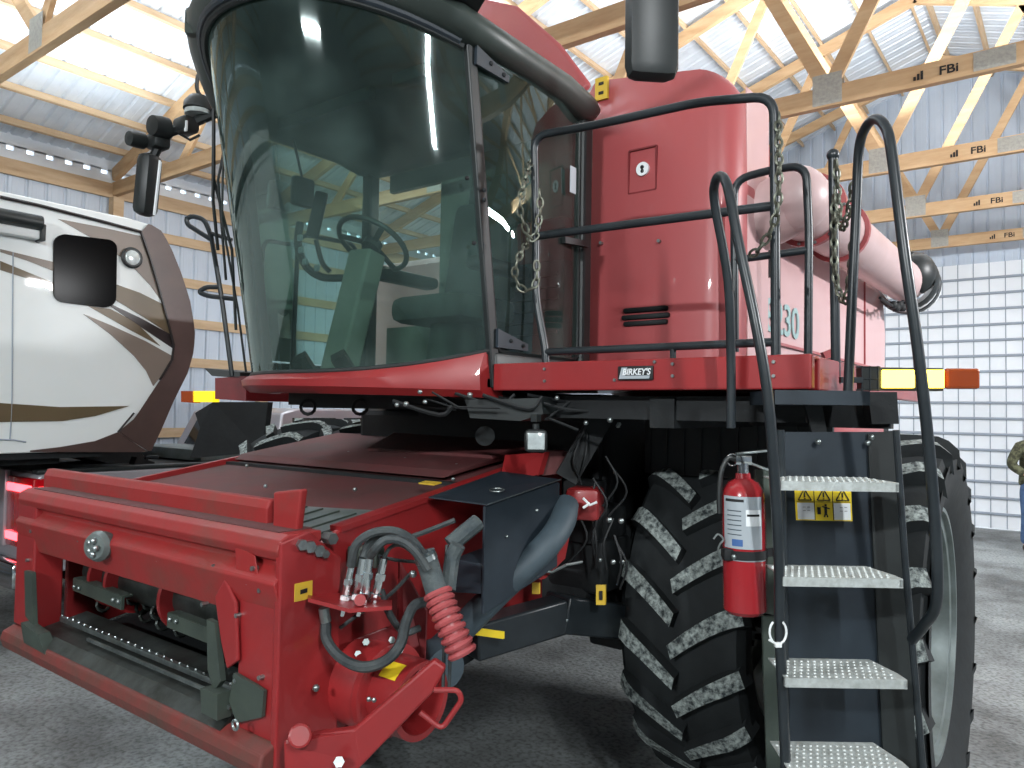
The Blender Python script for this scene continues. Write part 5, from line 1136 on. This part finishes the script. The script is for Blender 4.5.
patch('graphic', 'rv_taupe', [(83, 314), (110, 325), (145, 341), (172, 356), (164, 372), (153, 386), (146, 371), (134, 356), (110, 334)], 0.007)
patch('graphic', 'rv_olive', [(-30, 402), (0, 403), (60, 407), (129, 406), (95, 416), (62, 421), (0, 422), (-30, 420)], 0.007)
# dark slide window
wp = []
for (cx_, cy_, a0) in ((64, 244, 180), (105, 249, 270), (104, 298, 0), (64, 293, 90)):
    for k in range(6): a = math.radians(a0+k*18); wp.append((cx_+11*math.cos(a), cy_+9.5*math.sin(a)))
mb = MB(); mb.prism([rp(x, y, 0.0) for x, y in wp], (0.022, 0, 0)); mb.build('window', 'rv_window', body, smooth=False)
c = rp(131, 258, 0.01); mb = MB(); mb.lathe([(0.0855, 0), (0.09, 0.02), (0.075, 0.03), (0.0, 0.025)], c, (1, 0, 0), 28); lg = mb.build('docking_light', 'black_plastic', body); mb = MB(); mb.ball(c+V((0.025, 0, 0)), 0.066, 8, (0.2, 1, 1)); mb.build('light_lens', 'lamp_lens', lg)
mb = MB(); mb.bb(RX, RX+0.09, -4.5, rp(39, 236).y, rp(20, 238).z, rp(20, 229).z, 0.01); aw = mb.build('awning_arm', 'awning_white', rv); mb = MB(); mb.cyl(V((RX+0.10, -4.5, rp(15, 222).z)), V((RX+0.10, rp(36, 222).y, rp(36, 225).z)), 0.055, 14); mb.bb(RX, RX+0.12, rp(35, 230).y, rp(40, 230).y, rp(38, 243).z, rp(38, 226).z, 0.01); mb.build('awning_roll', 'black_plastic', aw)
mb = MB(); mb.tube([rp(13, 252, 0.004), rp(12, 400, 0.004), rp(10, 440, 0.004)], 0.005, 4); mb.tube([rp(-20, 439, 0.006), rp(14, 440, 0.006), rp(26, 442, 0.006)], 0.006, 4); mb.build('panel_seam', 'seam_grey', body)
mb = MB(); mb.bb(RX-0.9, RX-0.5, rp(2, 190).y-0.4, rp(2, 190).y, ztp+0.0, ztp+0.20, 0.05); mb.build('roof_unit', 'black_plastic', body)
# chassis and pin box
mb = MB(); zf = zb_; mb.bb(RX-W2+0.2, RX-0.15, -4.5, rp(68, 455).y, zf-0.10, zf+0.01); 
py0 = rp(78, 452).y; mb.prism([(RX-0.85, py0, zf), (RX-0.85, py0+0.9, zf), (RX-0.85, py0+1.0, zf-0.18), (RX-0.85, py0+0.75, zf-0.20)], (-0.6, 0, 0)); mb.bb(RX-0.15, RX-0.03, -4.5, py0+0.2, zf-0.05, zf+0.01)
mb.build('chassis', 'black_matte', rv, smooth=False)
for yy in (-3.6, -2.6):
    mb = MB(); mb.lathe([(0.2, -0.1), (0.38, -0.11), (0.38, 0.11), (0.2, 0.1)], (RX-0.25, yy, 0.38), (1, 0, 0), 32); mb.build('camper_wheel', 'rubber', rv)
mb = MB(); mb.bb(RX-0.25, RX-0.2, -3.6-0.6, -2.0, 0.38, zf-0.05); mb.bb(RX-W2+0.2, RX-W2+0.25, -4.2, -2.0, 0.38, zf-0.05); mb.build('wheel_frame', 'black_matte', rv, smooth=False)
# ================================================================== PICKUP
TX = -6.55; tpx = lambda px, py, dx=0: at(px, py, X=TX+dx)
ty0 = tpx(37, 500).y; zr = tpx(60, 473).z; tyc = tpx(272, 430).y; tyf = tpx(396, 430).y; zroof_t = tpx(330, 409).z
tk = empty('pickup_truck', (TX-1.0, ty0, 0), 'silver pickup truck with lit red tail lamps, parked under the camper nose', 'pickup')
mb = MB(); TW = 2.0
def carring(x, ins):
    pr = [(ty0, 0.55), (ty0, zr-0.02), (ty0+0.03, zr), (tyc, zr+0.0), (tyc+0.05, zr+0.02), (tyc+0.22, zroof_t-0.05), (tyc+0.42, zroof_t), (tyf-0.55, zroof_t), (tyf-0.30, zroof_t-0.06), (tyf+0.25, zr+0.05), (tyf+1.35, zr-0.12), (tyf+1.45, 0.85), (tyf+1.42, 0.5)]
    return [V((x, y, z)) for y, z in pr]
def inset(ring_, x, k):
    return [V((x, p.y, p.z)) for p in ring_]
low_ = carring(TX, 0)
def xs_at(z, s):  # tumblehome above the belt
    base = TX if s > 0 else TX-TW; return base-(s*0.16*max(0, (z-zr)/(zroof_t-zr)) if z > zr+0.03 else 0)
A_ = [V((xs_at(p.z, 1), p.y, p.z)) for p in low_]; B_ = [V((xs_at(p.z, -1), p.y, p.z)) for p in low_]
mb.loft([A_, B_]); tb = mb.build('truck_body', 'truck_silver', tk, bevel=0.02)
mb = MB(); mb.bb(TX-TW+0.09, TX-0.09, ty0+0.06, tyc-0.03, zr-0.3, zr+0.004); mb.build('bed_liner', 'black_matte', tb, smooth=False)
mb = MB(); mb.bb(TX-0.10, TX+0.012, ty0-0.01, tyc, zr-0.005, zr+0.03, 0.01); mb.bb(TX-TW-0.01, TX-TW+0.1, ty0-0.01, tyc, zr-0.005, zr+0.03, 0.01); mb.build('bed_rail_cap', 'black_plastic', tb)
zwb, zwt = zr+0.09, zroof_t-0.10
for (ya, yb_) in ((tyc+0.30, tyc+0.92), (tyc+1.0, tyf-0.05)):
    mb = MB(); mb.prism([(TX+0.012-0.16*0.17, ya, zwb), (TX+0.012-0.16*0.17, yb_+(0.12 if yb_ > tyc+1 else 0), zwb), (TX+0.012-0.16*0.85, yb_-(0.28 if yb_ > tyc+1 else 0), zwt), (TX+0.012-0.16*0.85, ya+0.04, zwt)], (-0.03, 0, 0)); mb.build('side_window', 'truck_glass', tb, smooth=False)
mb = MB(); mb.prism([(TX-0.25, tyc+0.07, zr+0.12), (TX-TW+0.25, tyc+0.07, zr+0.12), (TX-TW+0.32, tyc+0.20, zroof_t-0.12), (TX-0.32, tyc+0.20, zroof_t-0.12)], (0, -0.02, 0)); mb.build('rear_window', 'truck_glass', tb, smooth=False)
# tail lamps and tailgate
for s, x_ in ((1, TX-0.005), (-1, TX-TW+0.005)):
    mb = MB(); mb.bb(x_-s*0.50, x_+s*0.018, ty0-0.035, ty0+0.09, tpx(37, 551).z, tpx(37, 479).z, 0.015); tl_ = mb.build('tail_lamp', 'tail_red', tk)
    mb = MB(); mb.bb(x_-s*0.48, x_-s*0.01, ty0-0.046, ty0-0.03, tpx(37, 494).z, tpx(37, 486).z, 0.005); mb.bb(x_-s*0.06, x_-s*0.01, ty0-0.046, ty0-0.03, tpx(37, 500).z, tpx(37, 489).z, 0.005); mb.bb(x_-s*0.48, x_-s*0.20, ty0-0.046, ty0-0.03, tpx(37, 544).z, tpx(37, 536).z, 0.005)
    mb.bb(x_+s*0.0185, x_+s*0.024, ty0+0.0, ty0+0.04, tpx(37, 497).z, tpx(37, 487).z); mb.build('lit_element', 'tail_lit', tl_, smooth=False)
mb = MB(); mb.bb(TX-TW+0.52, TX-0.52, ty0-0.05, ty0, 0.72, zr+0.01, 0.02); mb.build('tailgate', 'truck_silver', tk)
mb = MB(); mb.bb(TX-TW, TX, ty0-0.16, ty0+0.02, 0.45, 0.66, 0.04); mb.build('rear_bumper', 'chrome', tk)
for yy in (ty0+1.25, tyf+0.55):
    for x_ in (TX-0.13, TX-TW+0.13):
        mb = MB(); mb.lathe([(0.23, -0.12), (0.36, -0.13), (0.40, -0.09), (0.40, 0.09), (0.36, 0.13), (0.23, 0.12)], (x_, yy, 0.40), (1, 0, 0), 36); tw_ = mb.build('truck_wheel', 'rubber', tk); mb = MB(); mb.cyl((x_-0.135, yy, 0.40), (x_+0.135, yy, 0.40), 0.22, 24); mb.build('wheel_disc', 'rim_grey', tw_)
# hitch rails in the bed
mb = MB(); mb.tube(fillet([tpx(146, 464, -0.5), tpx(146, 457, -0.5), tpx(158, 457, -0.5)], 0.03), 0.02, 6); mb.bar(tpx(132, 463, -0.5), tpx(150, 468, -0.5), 0.1, 0.12); mb.build('hitch_head', 'black_matte', tk)
mb = MB(); a = tpx(150, 458, -0.9); b = tpx(207, 459, -0.9); mb.bb(TX-1.6, TX-0.25, tyc-0.62, tyc-0.12, zr+0.02, zr+0.13, 0.01); mb.build('bed_toolbox', 'rim_grey', tk)
# ================================================================== PERSON by the door
ft_ = at(1036, 553, Z=0); PX, PY = ft_.x, ft_.y
pe = empty('person', (PX, PY, 0), 'person in an olive camouflage jacket and blue jeans before the white door', 'person')
def skin(name, pts, edges, rad, m_, parent, sub=2, root=0):
    me = bpy.data.meshes.new(name); off = V((0, 0, 0)); p = parent
    while p is not None: off += p.location; p = p.parent
    me.from_pydata([tuple(V(q)-off) for q in pts], edges, []); o = bpy.data.objects.new(name, me); C.objects.link(o)
    me.materials.append(MATS[m_]); sk = o.modifiers.new('skin', 'SKIN'); sk.use_smooth_shade = True
    if not me.skin_vertices: me.skin_vertices.new() if hasattr(me.skin_vertices, 'new') else None
    bm = bmesh.new(); bm.from_mesh(me); ly = bm.verts.layers.skin.verify(); bm.verts.ensure_lookup_table()
    for i, v in enumerate(bm.verts):
        r = rad[i]; v[ly].radius = (r if isinstance(r, tuple) else (r, r)); v[ly].use_root = (i == root)
    bm.to_mesh(me); bm.free(); s = o.modifiers.new('sub', 'SUBSURF'); s.levels = sub; s.render_levels = sub
    o.parent = parent; return o
def bp_(a, b, z): k_ = 1.06; return (PX+(LA.x*a+LN.x*b)*k_, PY+(LA.y*a+LN.y*b)*k_, z*k_)
# whole body as one surface
P = [bp_(0, 0, 0.98), bp_(0, 0, 1.15), bp_(0, 0, 1.32), bp_(0, 0, 1.46), bp_(0, 0.01, 1.54), bp_(0, 0.02, 1.62), bp_(0, 0.02, 1.72),
     bp_(-0.10, 0, 0.90), bp_(-0.12, 0.03, 0.52), bp_(-0.13, 0, 0.10), bp_(-0.14, 0.10, 0.045), bp_(0.10, 0, 0.90), bp_(0.12, 0.01, 0.52), bp_(0.14, -0.02, 0.10), bp_(0.15, 0.08, 0.045),
     bp_(-0.17, 0, 1.41), bp_(-0.30, -0.03, 1.18), bp_(-0.20, 0.14, 1.04), bp_(0.17, 0, 1.41), bp_(0.30, -0.03, 1.18), bp_(0.20, 0.14, 1.04)]
E = [(0, 1), (1, 2), (2, 3), (3, 4), (4, 5), (5, 6), (0, 7), (7, 8), (8, 9), (9, 10), (0, 11), (11, 12), (12, 13), (13, 14), (3, 15), (15, 16), (16, 17), (3, 18), (18, 19), (19, 20)]
Rr = [(0.12, 0.09), (0.12, 0.09), (0.13, 0.09), (0.08, 0.06), 0.05, (0.088, 0.105), (0.088, 0.10), 0.085, 0.06, 0.042, 0.04, 0.085, 0.06, 0.042, 0.04, 0.045, 0.04, 0.033, 0.045, 0.04, 0.033]
bd = skin('body', P, E, Rr, 'skin', pe)
jk = [bp_(0, 0, 0.87), bp_(0, 0, 0.93), bp_(0, 0, 1.25), bp_(0, 0, 1.40), bp_(0, 0.0, 1.53), bp_(-0.21, 0, 1.42), bp_(-0.32, -0.03, 1.17), bp_(-0.20, 0.12, 1.05), bp_(0.21, 0, 1.42), bp_(0.32, -0.03, 1.17), bp_(0.20, 0.12, 1.05)]
skin('jacket', jk, [(0, 1), (1, 2), (2, 3), (3, 4), (3, 5), (5, 6), (6, 7), (3, 8), (8, 9), (9, 10)], [(0.23, 0.17), (0.22, 0.16), (0.20, 0.15), (0.17, 0.13), (0.105, 0.10), 0.085, 0.075, 0.055, 0.085, 0.075, 0.055], 'jacket', pe, root=0)
jn = [bp_(0, 0, 1.04), bp_(-0.10, 0, 0.84), bp_(-0.12, 0.03, 0.50), bp_(-0.13, 0, 0.10), bp_(0.10, 0, 0.84), bp_(0.12, 0.01, 0.50), bp_(0.14, -0.02, 0.10)]
skin('jeans', jn, [(0, 1), (1, 2), (2, 3), (0, 4), (4, 5), (5, 6)], [(0.13, 0.10), 0.12, 0.09, 0.08, 0.12, 0.09, 0.08], 'jeans', pe)
for s, (a, b) in ((-1, (-0.135, 0.03)), (1, (0.145, 0.01))):
    skin('boot', [bp_(a, b-0.03, 0.12), bp_(a, b-0.02, 0.05), bp_(a, b+0.14, 0.04)], [(0, 1), (1, 2)], [0.055, 0.055, 0.05], 'boots', pe)
    # five fingers on each hand
    hx, hb, hz = s*0.19, 0.15, 1.03
    for k in range(5):
        u = (k-1.5)*0.017; L3 = (0.055, 0.062, 0.058, 0.046, 0.05)[k]
        if k < 4: q = [bp_(hx-s*0.01, hb, hz+u), bp_(hx-s*0.04, hb+0.02, hz+u), bp_(hx-s*(0.04+L3*0.6), hb+0.005, hz+u-0.004)]
        else: q = [bp_(hx, hb-0.01, hz+0.03), bp_(hx-s*0.02, hb+0.01, hz+0.05), bp_(hx-s*0.035, hb+0.015, hz+0.065)]
        skin('finger', q, [(0, 1), (1, 2)], [0.012, 0.009, 0.007], 'skin', pe, sub=1)
mb = MB(); hc = V(bp_(0, 0.02, 1.72)); mb.ball(hc+V((0, 0, 0.04)), 0.105, 10, (1, 1, 0.72)); mb.prism([V(bp_(-0.07, 0.09, 1.74)), V(bp_(0.07, 0.09, 1.74)), V(bp_(0.05, 0.18, 1.725)), V(bp_(-0.05, 0.18, 1.725))], (0, 0, 0.01)); mb.build('cap', 'cap_green', pe)
mb = MB()
for s in (-1, 1): mb.ball(V(bp_(s*0.032, 0.096, 1.675)), 0.010, 5)
mb.build('eye', 'black_ink', pe)
mb = MB(); mb.ball(V(bp_(0, 0.108, 1.65)), 0.014, 5, (0.8, 1, 1.5)); 
for s in (-1, 1): mb.ball(V(bp_(s*0.085, 0.02, 1.66)), 0.024, 6, (0.5, 0.7, 1.2))
mb.build('nose_and_ears', 'skin', pe)
mb = MB(); mb.box(V(bp_(0, 0.098, 1.615)), (0.045, 0.01, 0.008)); mb.build('mouth', 'boots', pe)
